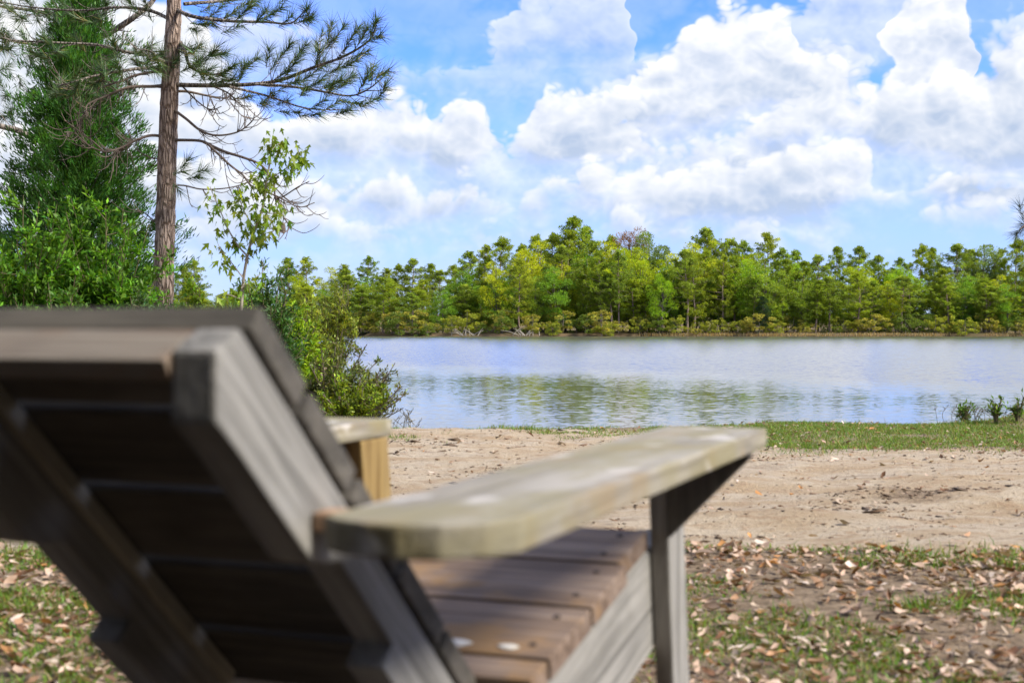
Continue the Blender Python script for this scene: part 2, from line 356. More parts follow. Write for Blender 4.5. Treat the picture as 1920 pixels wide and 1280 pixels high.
# only facets leaning toward the viewer show at this grazing angle
ny_ = t.math('MULTIPLY', t.math('ADD', t.math('MULTIPLY', t.math('ABSOLUTE', sy_), amp), t.math('MULTIPLY', wind, .042)), -1.0); nx_ = t.math('MULTIPLY', t.math('MULTIPLY', sx_, amp), .6)
cv = t.N.new('ShaderNodeCombineXYZ'); t.L.new(nx_, cv.inputs[0]); t.L.new(ny_, cv.inputs[1]); cv.inputs[2].default_value = 1.0
nv = t.N.new('ShaderNodeVectorMath'); nv.operation = 'NORMALIZE'; t.L.new(cv.outputs[0], nv.inputs[0])
t.base((.125, .122, .10), .03, nv.outputs[0], .5); t.b.inputs['IOR'].default_value = 1.45
wv = [(-900, 5, WATER), (900, 5, WATER), (900, 400, WATER), (-900, 400, WATER)]
water = link("water", np_mesh("water", wv, [[0, 1, 2, 3]]), t.m); water["kind"] = "structure"

# ------------------------------------------------------------------ the lounge chair
TH = .3685; X0, D0 = .2154, 1.9129
chair = empty("lounge_chair", (X0, D0, 0), -TH)
tag(chair, "weathered grey wooden lounge chair with flat arms and reclined plank back, facing the lake", "chair")
def zz(v): return v + E
def finish(bm, name, mat, mw, parent, bev=.003):
    bmesh.ops.recalc_face_normals(bm, faces=bm.faces)
    if bev: bmesh.ops.bevel(bm, geom=list(bm.edges), offset=bev, segments=2, affect='EDGES', profile=.6)
    me = bpy.data.meshes.new(name); bm.to_mesh(me); bm.free()
    return link(name, me, mat, parent, mw)
def frame(o, xa, ya, za): return Matrix(((xa[0], ya[0], za[0], o[0]), (xa[1], ya[1], za[1], o[1]), (xa[2], ya[2], za[2], o[2]), (0, 0, 0, 1)))
def board(name, o, xa, ya, L, w, th, mat, bev=.003):
    """o: one corner, length along xa, width along ya, thickness along xa x ya"""
    xa = Vector(xa).normalized(); ya = Vector(ya).normalized(); za = xa.cross(ya)
    bm = bmesh.new(); bmesh.ops.create_cube(bm, size=1)
    for v in bm.verts: v.co = Vector(((v.co.x + .5) * L, (v.co.y + .5) * w, (v.co.z + .5) * th))
    return finish(bm, name, mat, frame(o, xa, ya, za), chair, bev)
def plate(name, pts, o, xa, ya, th, mat, bev=.003):
    """outline pts in the (xa, ya) plane, thickness along xa x ya"""
    xa = Vector(xa).normalized(); ya = Vector(ya).normalized(); za = xa.cross(ya)
    bm = bmesh.new(); a = [bm.verts.new((p[0], p[1], 0)) for p in pts]; b = [bm.verts.new((p[0], p[1], th)) for p in pts]
    bm.faces.new(a[::-1]); bm.faces.new(b); n = len(pts)
    for i in range(n): bm.faces.new((a[i], a[(i + 1) % n], b[(i + 1) % n], b[i]))
    return finish(bm, name, mat, frame(o, xa, ya, za), chair, bev)
SW = .4238                                    # clear width between the arms
ZA, TA = -.1358, .0254
c1, c0 = .1803, -.2523; g1 = -.2223
sl = Vector((0, 1, c1)).normalized(); sn = Vector((1, 0, 0)).cross(sl)      # along the seat, up from the seat
a0, a1 = -.9096, -.9061
bd = Vector((0, 1, a1)).normalized(); bn = Vector((1, 0, 0)).cross(bd)      # down the back, out of its front
side_label = {}
arm_out = [(0, 0), (0, .14), (-.945, .14), (-.972, .125), (-.995, .10), (-1.004, .07), (-1.003, .045), (-.994, .018), (-.978, 0)]
for sgn in (1, -1):
    mir = lambda W: W if sgn == 1 else -SW - W
    X = Vector((sgn, 0, 0))
    # arm: x along -> local X = +y of the chair
    pts = arm_out if sgn == -1 else [(p[0], -p[1]) for p in arm_out][::-1]
    ar = plate("arm", pts, (mir(0), 0, zz(ZA - TA)), (0, 1, 0), (-1, 0, 0), TA, M_arm, .0035)
    if sgn == 1: ar["label"] = "mossy flat armrest with a rounded rear end"
    # front leg leaning slightly, foot forward
    ly = lambda z: (-.27 - z) * .14
    z0, z1 = -E, ZA - TA - .001
    lp = [(z0, ly(z0) - .0866), (z1, ly(z1) - .0866), (z1, ly(z1)), (z0, ly(z0))]
    bm_o = (mir(.0254) if sgn == 1 else mir(0), 0, zz(0))
    plate("leg", lp, bm_o, (0, 0, 1), (0, 1, 0), .0254, M_grey if sgn == 1 else M_fresh)
    # triangular bracket, outside the leg, flush with its rear edge
    zt, zb = ZA - TA - .0015, -.278
    yb = ly(-.22) - .0885
    w0, w1 = .0262, .134
    tri = [(0, 0), (zt - zb, 0), (zt - zb, w1 - w0), (zt - zb - .006, w1 - w0)]
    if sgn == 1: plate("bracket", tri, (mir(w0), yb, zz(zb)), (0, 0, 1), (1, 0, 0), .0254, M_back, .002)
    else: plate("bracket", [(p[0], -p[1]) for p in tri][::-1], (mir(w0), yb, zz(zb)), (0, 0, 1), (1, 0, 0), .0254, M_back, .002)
    # seat rail, rear leg
    ys = -.012; o = Vector((mir(-.0395) if sgn == 1 else mir(-.0015), ys, zz(c0 + c1 * ys))) - sn * (.0262 + .14)
    q = board("seat_rail", o - sl * .80, sl, sn, .80, .14, .038, M_grey)
    # sl x sn = +X ; so thickness grows to +X
    rl = [(0, 0), (.33, -.035), (.33, .054), (0, .089)]
    plate("rear_leg", rl, (mir(.0262) if sgn == 1 else mir(.0006), -.80, 0), (0, 0, 1), (0, 1, 0), .0254, M_grey)
    # back post with its notch under the arm
    pp = [(-1.007, .0005), (-1.038, -.016), (-1.039, -.067), (-1.008, -.0915), (-.904, -.1850), (-.884, -.1905), (-.855, -.1935),
          (-.758, -.2820), (-.777, -.2995), (-.60, -.455), (-.52, -.4395)]
    bu = Vector((0, -1, -a1)).normalized()                      # up the back
    bf = Vector((0, -a1, 1)).normalized()                       # out of the front
    pl = [(Vector((0, y, z)).dot(bu), Vector((0, y, z)).dot(bf)) for y, z in pp]
    W0 = -.0524
    oW = mir(W0 - .038) if sgn == 1 else mir(W0)
    # thickness direction bu x bf
    td = bu.cross(bf).x
    plate("back_post", pl if True else 0, (oW if td > 0 else oW + .038, 0, zz(0)), bu, bf, .038, M_grey, .004)
    # spacer block between post and arm
    xa, xb = sorted((mir(-.0514), mir(-.001)))
    board("spacer_block", (xa, -.905, zz(ZA - TA)), (1, 0, 0), (0, 1, 0), xb - xa, .030, .016, M_raw, .003)
    # added pale strip imitating the light line along the post's inner front corner
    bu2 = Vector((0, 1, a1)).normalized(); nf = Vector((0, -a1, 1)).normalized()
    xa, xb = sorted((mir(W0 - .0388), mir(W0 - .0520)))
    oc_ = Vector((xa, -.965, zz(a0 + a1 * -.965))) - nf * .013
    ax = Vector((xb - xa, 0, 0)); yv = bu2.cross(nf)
    board("light_strip", oc_ if yv.x > 0 else oc_ + ax, bu2, nf, .50, .016, xb - xa, M_light_strip, .002)
# seat planks, laid across on the rails
for k, (ya, yb) in enumerate([(-.092, -.2188), (-.2258, -.3653), (-.3723, -.5118), (-.5188, -.566)]):
    wa, wb = (-SW + .002, -.002) if k == 0 else (-SW - .009, .009)
    o = Vector((wa, yb, zz(c0 + c1 * yb))) - sn * .0254
    L = (ya - yb) * math.sqrt(1 + c1 * c1)
    board("seat_plank", o, (1, 0, 0), sl, wb - wa, L, .0254, M_seat, .003)
    if L > .1:
        for wx in (wa + .03, wb - .03):
            for f in (.22, .78):
                c = Vector((wx, yb, zz(c0 + c1 * yb))) + sl * L * f
                bm = bmesh.new(); bmesh.ops.create_cone(bm, cap_ends=True, segments=10, radius1=.0048, radius2=.004, depth=.003)
                finish(bm, "screw", M_screw, frame(c, Vector((1, 0, 0)), sl, sn), chair, 0)
for (wx, f, r) in ((-.155, .10, .012), (-.108, .12, .017), (-.045, .13, .010)):  # flat white blobs standing in for sun flecks on the seat
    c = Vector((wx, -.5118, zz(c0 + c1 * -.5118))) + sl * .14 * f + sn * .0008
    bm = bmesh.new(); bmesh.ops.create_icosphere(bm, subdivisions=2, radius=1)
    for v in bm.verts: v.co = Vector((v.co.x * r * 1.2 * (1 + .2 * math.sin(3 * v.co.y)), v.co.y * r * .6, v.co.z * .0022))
    finish(bm, "sun_fleck", M_white, frame(c, Vector((1, 0, 0)), sl, sn), chair, 0)
# back planks, screwed across the front of the posts
ye = [-.9975, -.926, -.842, -.753, -.658, -.572]
for k in range(5):
    ya, yb = ye[k] + (.0040 if k else 0), ye[k + 1] - .0040
    L = (yb - ya) * math.sqrt(1 + a1 * a1)
    up = Vector((0, -1, -a1)).normalized(); fr = Vector((1, 0, 0)).cross(up) * -1      # fr: out of the front
    o = Vector((-SW + .0526, yb, zz(a0 + a1 * yb))) + Vector((0, -a1, 1)).normalized() * .006
    # thickness along X x up ; choose the sign that goes forward
    n = Vector((1, 0, 0)).cross(up)
    if n.z < 0: o = o + Vector((0, -a1, 1)).normalized() * .0245
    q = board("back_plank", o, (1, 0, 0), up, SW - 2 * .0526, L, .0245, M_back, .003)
rp = [(-1.006, -.0005), (-1.0455, -.0225), (-1.0370, -.0385), (-.988, -.0160)]
bm = bmesh.new(); Ls = SW - 2 * .0910
A = [bm.verts.new((0, y, z)) for y, z in rp]; B = [bm.verts.new((Ls, y, z)) for y, z in rp]
bm.faces.new(A); bm.faces.new(B[::-1])
for i in range(4): bm.faces.new((A[i], B[i], B[(i + 1) % 4], A[(i + 1) % 4]))
finish(bm, "top_rail", M_rail, Matrix.Translation((-SW + .0910, 0, zz(0))), chair, .003)

# ------------------------------------------------------------------ grass, fallen leaves, debris
def gz1(P): return ground_z(P[:, 0], P[:, 1])
def patch(x, y):
    """0..1 how grassy"""
    n = fbm(x * 2.9, y * 2.9, 61, 4)
    t = track(x, y); s = shore(x, y)
    strip = (1 - t) * sstep(y, 6.6, 8.0) * sstep(x, 1.0, 1.7) * np.clip(.95 + 1.3 * fbm(x * 1.9, y * 2.6, 63, 4), .10, 1) * (1 - .85 * np.exp(-((x - 4.1) / .5) ** 2 - ((y - 9.7) / .45) ** 2))
    nearz = (1 - sstep(y, 4.2, 4.9)) * sstep(n, -.30, .10) * (1 - t)
    tuft = sstep(y, 8.2, 9.0) * sstep(n, .02, .25) * .9 * (x < 1.5)
    edge = sstep(s, .7, .2) * .55 * sstep(n, -.2, .15)
    return np.clip(strip + nearz * .9 + tuft + edge, 0, 1) * (s > -.02)
def scatter(n, x0, x1, y0, y1, dens):
    x = rng.uniform(x0, x1, n); y = rng.uniform(y0, y1, n); k = rng.uniform(size=n) < dens(x, y); return x[k], y[k]
gP = []
for n, x0, x1, y0, y1 in ((170000, .9, 5.6, 7.0, 10.7), (170000, -2.4, 2.6, 2.3, 4.9), (26000, -1.6, 1.6, 8.0, 10.3), (6000, 2.6, 5, 2.3, 5), (14000, -9, -1.4, 4.5, 13)):
    x, y = scatter(n, x0, x1, y0, y1, patch if x1 > -1 else (lambda x, y: .6 * (shore(x, y) > 0) * (fbm(x, y, 3, 3) > -.1))); gP.append(np.stack([x, y], 1))
gP = np.concatenate(gP); n = len(gP); P = np.column_stack([gP, gz1(gP) - .004])
Ln = rng.uniform(.012, .036, n) * (1 + .8 * sstep(fbm(P[:, 0] * 2.3, P[:, 1] * 2.3, 71, 3), .0, .45)) * np.where(P[:, 1] > 6.5, .95, .85) * np.where(rng.uniform(size=n) < .03, 1.9, 1); D = unit(np.column_stack([rng.normal(0, .55, n), rng.normal(0, .55, n), np.ones(n)]))
S = unit(np.column_stack([rng.normal(size=n), rng.normal(size=n), np.zeros(n)])); wd = rng.uniform(.0025, .0055, n)[:, None]
mid = P + D * Ln[:, None] * .55; tip = P + D * Ln[:, None] + np.column_stack([D[:, :2] * Ln[:, None] * .5, -Ln * .12])
V = np.stack([P - S * wd / 2, P + S * wd / 2, mid + S * wd * .4, mid - S * wd * .4, tip], 1).reshape(-1, 3)
b5 = np.arange(n)[:, None] * 5
T3 = np.concatenate([b5 + [[0, 1, 2]], b5 + [[0, 2, 3]], b5 + [[3, 2, 4]]]).reshape(-1, 3)
gc = jitter((.128, .225, .028), n, .30, .16); dry = rng.uniform(size=n) < .20; gc[dry] = jitter((.30, .24, .10), dry.sum(), .2, .05)
tag(link("grass", np_mesh("grass", V, T3, np.repeat(gc, 5, 0)), M_leaf), "short patchy green grass along the bank and around the chair", "grass", kind="stuff")

def litter_density(x, y):
    t = track(x, y); n = fbm(x * 1.3, y * 1.3, 81, 3)
    return np.clip((1 - sstep(y, 4.0, 5.0)) * (1 - t) * (.85 + .9 * n) + .006 * t + .045 * (y > 7.4) * (n > -.1) * (x > 1.3) + .012, 0, 1) * (shore(x, y) > .1)
lx, ly_ = scatter(110000, -3.2, 5.2, 2.1, 10.3, litter_density); n = len(lx)
c = np.column_stack([lx, ly_, ground_z(lx, ly_) + rng.uniform(.003, .018, n)])
L = rng.uniform(.015, .045, n) * np.where(rng.uniform(size=n) < .05, 1.4, 1); Wd = L * rng.uniform(.32, .55, n)
nrm = unit(np.column_stack([rng.normal(0, .33, (n, 2)), np.ones(n)])); d = unit(np.cross(nrm, rdir(n))); s = np.cross(nrm, d)
def lp(u, v, up): return c + d * (L * u)[:, None] + s * (Wd * v)[:, None] + nrm * (L * up)[:, None]
cu = rng.uniform(-.05, .22, n)
V = np.stack([lp(-.5, 0, cu * .7), lp(-.2, .45, cu), lp(.2, .42, cu * .8), lp(.55, 0, cu * .9), lp(.2, -.42, cu * .8), lp(-.2, -.45, cu), lp(-.18, 0, 0 * cu), lp(.2, 0, 0 * cu)], 1).reshape(-1, 3)
V = (V.reshape(n, 8, 3) + rng.normal(0, 1, (n, 8, 3)) * (L * .07)[:, None, None]).reshape(-1, 3)
b8 = np.arange(n)[:, None] * 8
T3 = np.concatenate([b8 + q for q in ([[0, 6, 1]], [[1, 6, 7]], [[1, 7, 2]], [[2, 7, 3]], [[3, 7, 4]], [[4, 7, 6]], [[4, 6, 5]], [[5, 6, 0]])]).reshape(-1, 3)
pal = np.array([(.42, .30, .23), (.50, .38, .31), (.30, .18, .11), (.20, .10, .055), (.42, .21, .08), (.34, .27, .21), (.55, .46, .40), (.13, .075, .045)])
lc = pal[rng.choice(8, n, p=[.23, .22, .15, .10, .05, .12, .08, .05])] * np.exp(rng.normal(0, .18, (n, 1)))
tag(link("fallen_leaves", np_mesh("fallen_leaves", V, T3, np.repeat(lc, 8, 0)), M_dry), "dry tan and brown leaf litter scattered over the ground", "leaf litter", kind="stuff")

# bark crumbs, clods and twigs on the sand
x, y = scatter(34000, -1.6, 4.2, 4.2, 10, lambda x, y: track(x, y) * (.06 + .9 * sstep(fbm(x * 1.4, y * 3.2, 91, 3), .12, .5) + .9 * np.exp(-((y - 5.5 - .1 * (x - 2)) / .25) ** 2) * sstep(x, .9, 1.6) * sstep(fbm(x * 2.2, y * 5, 95, 3), -.15, .35)))
n = len(x); r = rng.uniform(.0025, .0075, n) * np.where(rng.uniform(size=n) < .03, 3.2, 1); cc = np.column_stack([x, y, ground_z(x, y) + r * .25])
oc = np.array([(1, 0, 0), (-1, 0, 0), (0, 1, 0), (0, -1, 0), (0, 0, .6), (0, 0, -.6)], float)
R = unit(rng.normal(size=(n, 6, 3)) * .35 + oc) * (r[:, None] * rng.uniform(.6, 1.3, (n, 6)))[..., None]
R[..., 0] *= rng.uniform(1, 2.6, (n, 1)); R[..., 2] *= .6
of = np.array([(0, 2, 4), (2, 1, 4), (1, 3, 4), (3, 0, 4), (2, 0, 5), (1, 2, 5), (3, 1, 5), (0, 3, 5)])
T3 = (np.arange(n)[:, None, None] * 6 + of).reshape(-1, 3)
dc = np.array([(.13, .09, .06), (.20, .13, .085), (.08, .06, .05), (.34, .25, .18)])[rng.choice(4, n, p=[.4, .3, .2, .1])]
tag(link("debris", np_mesh("debris", (cc[:, None] + R).reshape(-1, 3), T3, np.repeat(dc, 6, 0)), M_dry), "dark bark crumbs and clods strewn on the sandy track", "debris", kind="stuff")

# ------------------------------------------------------------------ pine with long needles
def needles_at(tips, per=70, ln=.17, reach=.24):
    """tips: list of (point, direction): bottle-brush ends"""
    Ps, Ds = [], []
    for p, d in tips:
        m = int(per * rng.uniform(.7, 1.25)); d = unit(np.asarray(d, float)); u = rng.uniform(0, 1, m) ** .7
        perp = unit(np.cross(d, rdir(m))); ph = np.radians(rng.uniform(18, 62, m))[:, None]
        Ps.append(np.asarray(p) - d * (reach * (1 - u))[:, None] * rng.uniform(.8, 1.1)); Ds.append(d * np.cos(ph) + perp * np.sin(ph) + np.array([0, 0, -.08]))
    return np.concatenate(Ps), np.concatenate(Ds)
def poly3(pts, D, dd=0.0, wob=.12):
    """pixel polyline -> 3-D curve; dd = how far it runs away from / toward the viewer along its length"""
    m = len(pts); off = np.cumsum(rng.normal(0, wob, m)) ; off -= off[0]
    return spline([W3(px, py, D + off[i] + dd * i / max(m - 1, 1)) for i, (px, py) in enumerate(pts)], 7)
def twig_from(T, curve, tip, r0, up=.25, k=4):
    """side twig from the curve to a free point"""
    tip = np.asarray(tip); dist = np.linalg.norm(curve - tip, axis=1); j = int(np.argmin(dist)); j = max(0, j - int(rng.integers(2, 8)))
    a = curve[j]; mid = (a + tip) / 2 + np.array([rng.normal(0, .03), rng.normal(0, .05), -up * np.linalg.norm(tip - a) * .35])
    c = spline([a, mid, tip], 5); T.add(c, np.linspace(r0, r0 * .45, len(c)), k); return unit(c[-1] - c[-3])
def bare_twigs(T, curve, n, ln, r0, t0=.35, droop=0.0):
    for _ in range(n):
        j = int(rng.uniform(t0, 1) * (len(curve) - 2)); a = curve[j]; tg = unit(curve[j + 1] - curve[j])
        d = unit(tg * .7 + rdir(1)[0] * .75 + np.array([0, 0, -droop])); l = ln * rng.uniform(.4, 1.2)
        c = spline([a, a + d * l * .5 + np.array([0, 0, -.12 * l]), a + d * l * .9 + np.array([0, 0, .04 * l]), a + d * l * 1.1 + np.array([0, 0, .20 * l])], 4)
        T.add(c, np.linspace(r0, r0 * .4, len(c)), 3)
        if rng.uniform() < .6:
            q = c[len(c) // 2]; e = unit(d + rdir(1)[0] * .8); c2 = spline([q, q + e * l * .25, q + e * l * .45 + np.array([0, 0, .08 * l])], 4); T.add(c2, np.linspace(r0 * .7, r0 * .3, len(c2)), 3)

def pine_tree():
    D = 13.0
    root = empty("pine_tree", tuple(np.array([W3(303, 615, D)[0], D, 0.0])))
    tag(root, "pine with grey plated bark and long-needled branches reaching out over the lake", "tree")
    inv = np.array(root.location)
    tr = Tubes(); c = spline([W3(302, 760, D), W3(306, 550, D), W3(310, 420, D), W3(314, 280, D), W3(319, 160, D), W3(325, 40, D), W3(330, -90, D), W3(334, -300, D), W3(330, -480, D)], 10)
    tr.add(c, np.interp(np.linspace(0, 1, len(c)), [0, .15, .5, 1], [.105, .095, .083, .035]), 20, .035)
    trunk = tr.mesh("trunk")
    live = []
    class Br:
        def __init__(s, cur, r0, r1, k=5): s.cur = cur; s.t = Tubes(); s.t.add(cur, np.linspace(r0, r1, len(cur)), k); s.tips = []; live.append(s)
    r1 = Br(poly3([(319, 158), (350, 160), (440, 160), (520, 152), (590, 126), (645, 106), (690, 78), (706, 48)], D, -.9), .026, .006, 6)
    r1b = Br(poly3([(470, 158), (540, 162), (600, 171), (655, 180), (690, 168), (722, 142)], D - .55, -.4), .014, .005, 5)
    r1c = Br(poly3([(430, 163), (500, 180), (560, 200), (600, 206), (648, 206)], D - .4, .3), .013, .004, 5)
    r2 = Br(poly3([(330, 18), (365, 32), (430, 40), (500, 42), (545, 44), (572, 20)], D, -.6), .022, .005, 5)
    r2b = Br(poly3([(345, 8), (420, 2), (500, -6), (560, -14)], D, .5), .02, .005, 5)
    r3 = Br(poly3([(338, 80), (347, 100), (360, 128), (400, 140), (440, 128)], D, -.8), .022, .006, 5)
    def T(br, lst):
        cur = br.cur
        for px, py in lst:
            j = int(np.argmin(np.abs(cur[:, 0] / cur[:, 1] * F + 960 - px))); Dj = cur[j][1] + rng.normal(0, .14)
            tip = W3(px, py, Dj); d = twig_from(br.t, cur, tip, .0045); br.tips.append((tip, unit(d + np.array([.25, 0, .25]))))
    T(r1, [(706, 38), (716, 66), (690, 52), (672, 52), (645, 48), (622, 44), (655, 82), (628, 72), (604, 62), (600, 92), (575, 84), (548, 78), (560, 108), (530, 100), (505, 92), (635, 128), (612, 118), (585, 140), (540, 132), (690, 96), (672, 112), (482, 108), (460, 120)])
    T(r1b, [(728, 132), (724, 158), (700, 122), (690, 140), (664, 142), (708, 184), (676, 196), (640, 150), (622, 160), (600, 152), (575, 164), (560, 150)])
    T(r1c, [(655, 206), (636, 190), (610, 188), (600, 214), (560, 212), (540, 190), (515, 176), (500, 196), (470, 180)])
    T(r2, [(575, 14), (585, 34), (548, 30), (528, 14), (500, 20), (470, 12), (440, 22), (415, 12), (455, 48), (400, 46), (370, 60)])
    T(r2b, [(560, -14), (520, -20), (480, 2), (440, -10), (400, 10)])
    T(r3, [(440, 122), (425, 100), (410, 86), (392, 104), (378, 84), (372, 118), (400, 128), (420, 140), (436, 150), (362, 100), (350, 92), (384, 136)])
    # needled and bare limbs to the left
    for pts, dd, tl in (
        ([(318, 158), (290, 162), (245, 164), (205, 178), (170, 205), (140, 215)], .5, [(236, 150), (210, 160), (180, 182), (150, 196)]),
        ([(318, 134), (275, 128), (225, 134), (180, 142), (130, 156), (110, 162)], -.5, [(250, 112), (220, 116), (190, 124), (150, 136), (118, 150), (100, 172), (140, 172), (175, 158)]),
        ([(320, 104), (280, 104), (230, 96), (180, 84), (100, 80), (30, 76), (0, 70)], -.3, [(80, 66), (40, 60), (20, 92), (110, 96), (60, 100), (140, 70), (0, 60), (5, 90), (250, 84), (210, 76)]),
        ([(324, 40), (280, 20), (220, 14), (150, 20), (60, 14), (-20, 0)], .4, [(240, 0), (200, 4), (180, 30), (120, 8), (90, 24), (50, 0), (20, 20), (0, 0), (140, 34), (270, 2)]),
        ([(316, 118), (300, 112), (285, 98), (268, 92)], -.9, [(286, 84), (304, 96), (316, 106), (300, 124), (322, 120), (334, 110), (280, 112), (296, 136), (326, 140)])):
        cu = Br(poly3(pts, D, dd), .020, .005); T(cu, tl); bare_twigs(cu.t, cu.cur, 12, .28, .004)
        # dead lower limbs
    dead = []
    for pts, dd, n in (
        ([(316, 264), (345, 263), (382, 266), (404, 284), (432, 310), (455, 328), (474, 350), (520, 368), (560, 388), (590, 380)], -.7, 16),
        ([(382, 266), (420, 284), (458, 296), (490, 310), (512, 340), (520, 372), (560, 350), (580, 340)], -.6, 12),
        ([(520, 370), (528, 400), (542, 425), (530, 436), (512, 424)], -.7, 6),
        ([(314, 348), (345, 348), (380, 355), (430, 352), (466, 340), (480, 320)], .4, 7),
        ([(318, 200), (348, 222), (375, 244), (405, 254), (445, 248), (472, 228), (478, 210)], -.3, 10),
        ([(318, 172), (350, 172), (390, 180), (420, 184), (440, 176)], .3, 9),
        ([(340, 160), (370, 190), (395, 206), (415, 200)], -.4, 6), ([(400, 162), (430, 176), (450, 196), (470, 200)], -.5, 6),
        ([(316, 258), (285, 254), (258, 262), (225, 278), (195, 284), (165, 272), (140, 250), (120, 248)], -.6, 20),
        ([(262, 262), (240, 270), (215, 296), (212, 322)], -.5, 6), ([(195, 284), (170, 262), (140, 240), (120, 225)], -.5, 8),
        ([(316, 164), (285, 162), (240, 164), (200, 180), (165, 196), (160, 215), (140, 245)], -.5, 16),
        ([(312, 298), (285, 296), (262, 285), (255, 268)], .3, 4),
        ([(308, 422), (290, 415), (272, 400), (256, 394)], -.2, 4), ([(314, 425), (335, 422)], 0, 1),
        ([(320, 130), (260, 140), (222, 154), (170, 168), (120, 165)], -.6, 12), ([(322, 96), (250, 98), (220, 90), (215, 60), (245, 60)], .5, 8)):
        cu = poly3(pts, D, dd, .06); K = Tubes(); dead.append(K); K.add(cu, np.linspace(.016 if n > 8 else .009, .004, len(cu)), 5); bare_twigs(K, cu, int(n * 1.8), .27, .0050, .22, .1)
    tips2 = [(W3(355, 298, D - .3), (.6, 0, .6)), (W3(386, 318, D - .3), (.9, 0, .3)), (W3(345, 320, D - .3), (.5, 0, .2)), (W3(338, 360, D - .2), (.3, 0, -.4)), (W3(372, 330, D - .3), (.9, 0, .2))]
    def nm(tips, per, ln, reach):
        P, Dn = needles_at(tips, per, ln, reach); C = jitter((.070, .125, .040), len(P), .30, .10); y = rng.uniform(size=len(P)) < .12; C[y] = jitter((.19, .17, .05), y.sum(), .2)
        return needle_mesh("needles", P, Dn, rng.uniform(.11, .19, len(P)), .0062, C)
    link("trunk", trunk, M_bark, root).location = tuple(-inv)
    for br in live:
        o = link("branch", br.t.mesh("branch"), M_bark_grey, root); o.location = tuple(-inv); link("needles", nm(br.tips, 105, .165, .24), M_needle, o)
    for K in dead: link("dead_branch", K.mesh("dead_branch"), M_twig, root).location = tuple(-inv)
    link("needles", nm(tips2, 60, .15, .14), M_needle, root).location = tuple(-inv)
    # a hanging cone on the lowest dead branch
    bm = bmesh.new(); bmesh.ops.create_icosphere(bm, subdivisions=2, radius=1)
    for v in bm.verts: v.co = Vector((v.co.x * .028, v.co.y * .028, v.co.z * .05)) * (1 + .16 * math.sin(v.co.z * 9) * math.cos(6 * math.atan2(v.co.y, v.co.x)))
    me = bpy.data.meshes.new("pine_cone"); bm.to_mesh(me); bm.free(); link("pine_cone", me, M_twig, root).location = tuple(W3(530, 428, D - .7) - inv)
    return root
pine_tree()

def second_pine():
    D = 16.5; root = empty("pine_tree", (W3(155, 615, D)[0], D, 0)); inv = np.array(root.location)
    tag(root, "pine trunk rising behind the dark cedar with thick bare side limbs", "tree")
    t = Tubes(); c = spline([W3(150, 780, D), W3(152, 400, D), W3(156, 100, D), W3(158, -100, D), W3(160, -420, D)], 10); t.add(c, np.linspace(.10, .05, len(c)), 14, .03)
    limbs = []
    for pts, r in (([(156, 110), (175, 78), (212, 58), (255, 30), (288, 0), (300, -40)], .045), ([(154, 300), (110, 276), (62, 258), (30, 244), (-20, 232)], .055), ([(157, 60), (110, 30), (60, 20), (0, 12)], .03), ([(156, 96), (100, 88), (40, 80), (-10, 70)], .025)):
        cu = poly3(pts, D, -.3); b = Tubes(); limbs.append(b); b.add(cu, np.linspace(r, r * .55, len(cu)), 8, .04); bare_twigs(b, cu, 8, .4, .006)
    tips = [(W3(px, py, D + rng.normal(0, .3)), rng.normal(0, .6, 3) + np.array([0, 0, .6])) for px, py in ((20, 120), (0, 150), (40, 160), (10, 180), (60, 110), (90, 60), (70, 40), (30, 40), (0, 30), (15, 70), (50, 190), (20, 205), (0, 220))]
    P, Dn = needles_at(tips, 80, .2, .25); C = jitter((.055, .095, .035), len(P), .25, .1)
    for nme, me, mt in [("trunk", t.mesh("trunk"), M_bark)] + [("limb", b.mesh("limb"), M_bark_grey) for b in limbs] + [("needles", needle_mesh("needles", P, Dn, rng.uniform(.14, .22, len(P)), .007, C), M_needle)]:
        link(nme, me, mt, root).location = tuple(-inv)
second_pine()

def right_pine():
    D = 16.0; root = empty("pine_tree", (W3(2110, 615, D)[0], D, 0)); inv = np.array(root.location)
    tag(root, "pine beside the lake whose needled twig tip hangs in at the right edge", "tree")
    t = Tubes(); c = spline([W3(2110, 760, D), W3(2112, 400, D), W3(2116, 100, D), W3(2110, -300, D)], 10); t.add(c, np.linspace(.11, .06, len(c)), 14, .03)
    b = Tubes(); tips = []
    cu = poly3([(2114, 300), (2040, 330), (1980, 370), (1935, 410), (1912, 430)], D, 0); b.add(cu, np.linspace(.03, .006, len(cu)), 6)
    for px, py, d in ((1905, 440, (-.5, 0, -.5)), (1912, 385, (-.2, 0, .8)), (1918, 420, (-.6, 0, .3)), (1925, 450, (-.2, 0, -.8)), (1940, 400, (0, 0, 1)), (1960, 420, (0, .3, -.6)), (1990, 350, (0, 0, 1))):
        tip = W3(px, py, D + rng.normal(0, .1)); twig_from(b, cu, tip, .005); tips.append((tip, d))
    P, Dn = needles_at(tips, 80, .2, .2); C = jitter((.05, .07, .04), len(P), .25, .1)
    for nme, me, mt in (("trunk", t.mesh("trunk"), M_bark), ("limb", b.mesh("limb"), M_twig), ("needles", needle_mesh("needles", P, Dn, rng.uniform(.14, .22, len(P)), .005, C), M_needle)):
        link(nme, me, mt, root).location = tuple(-inv)
right_pine()

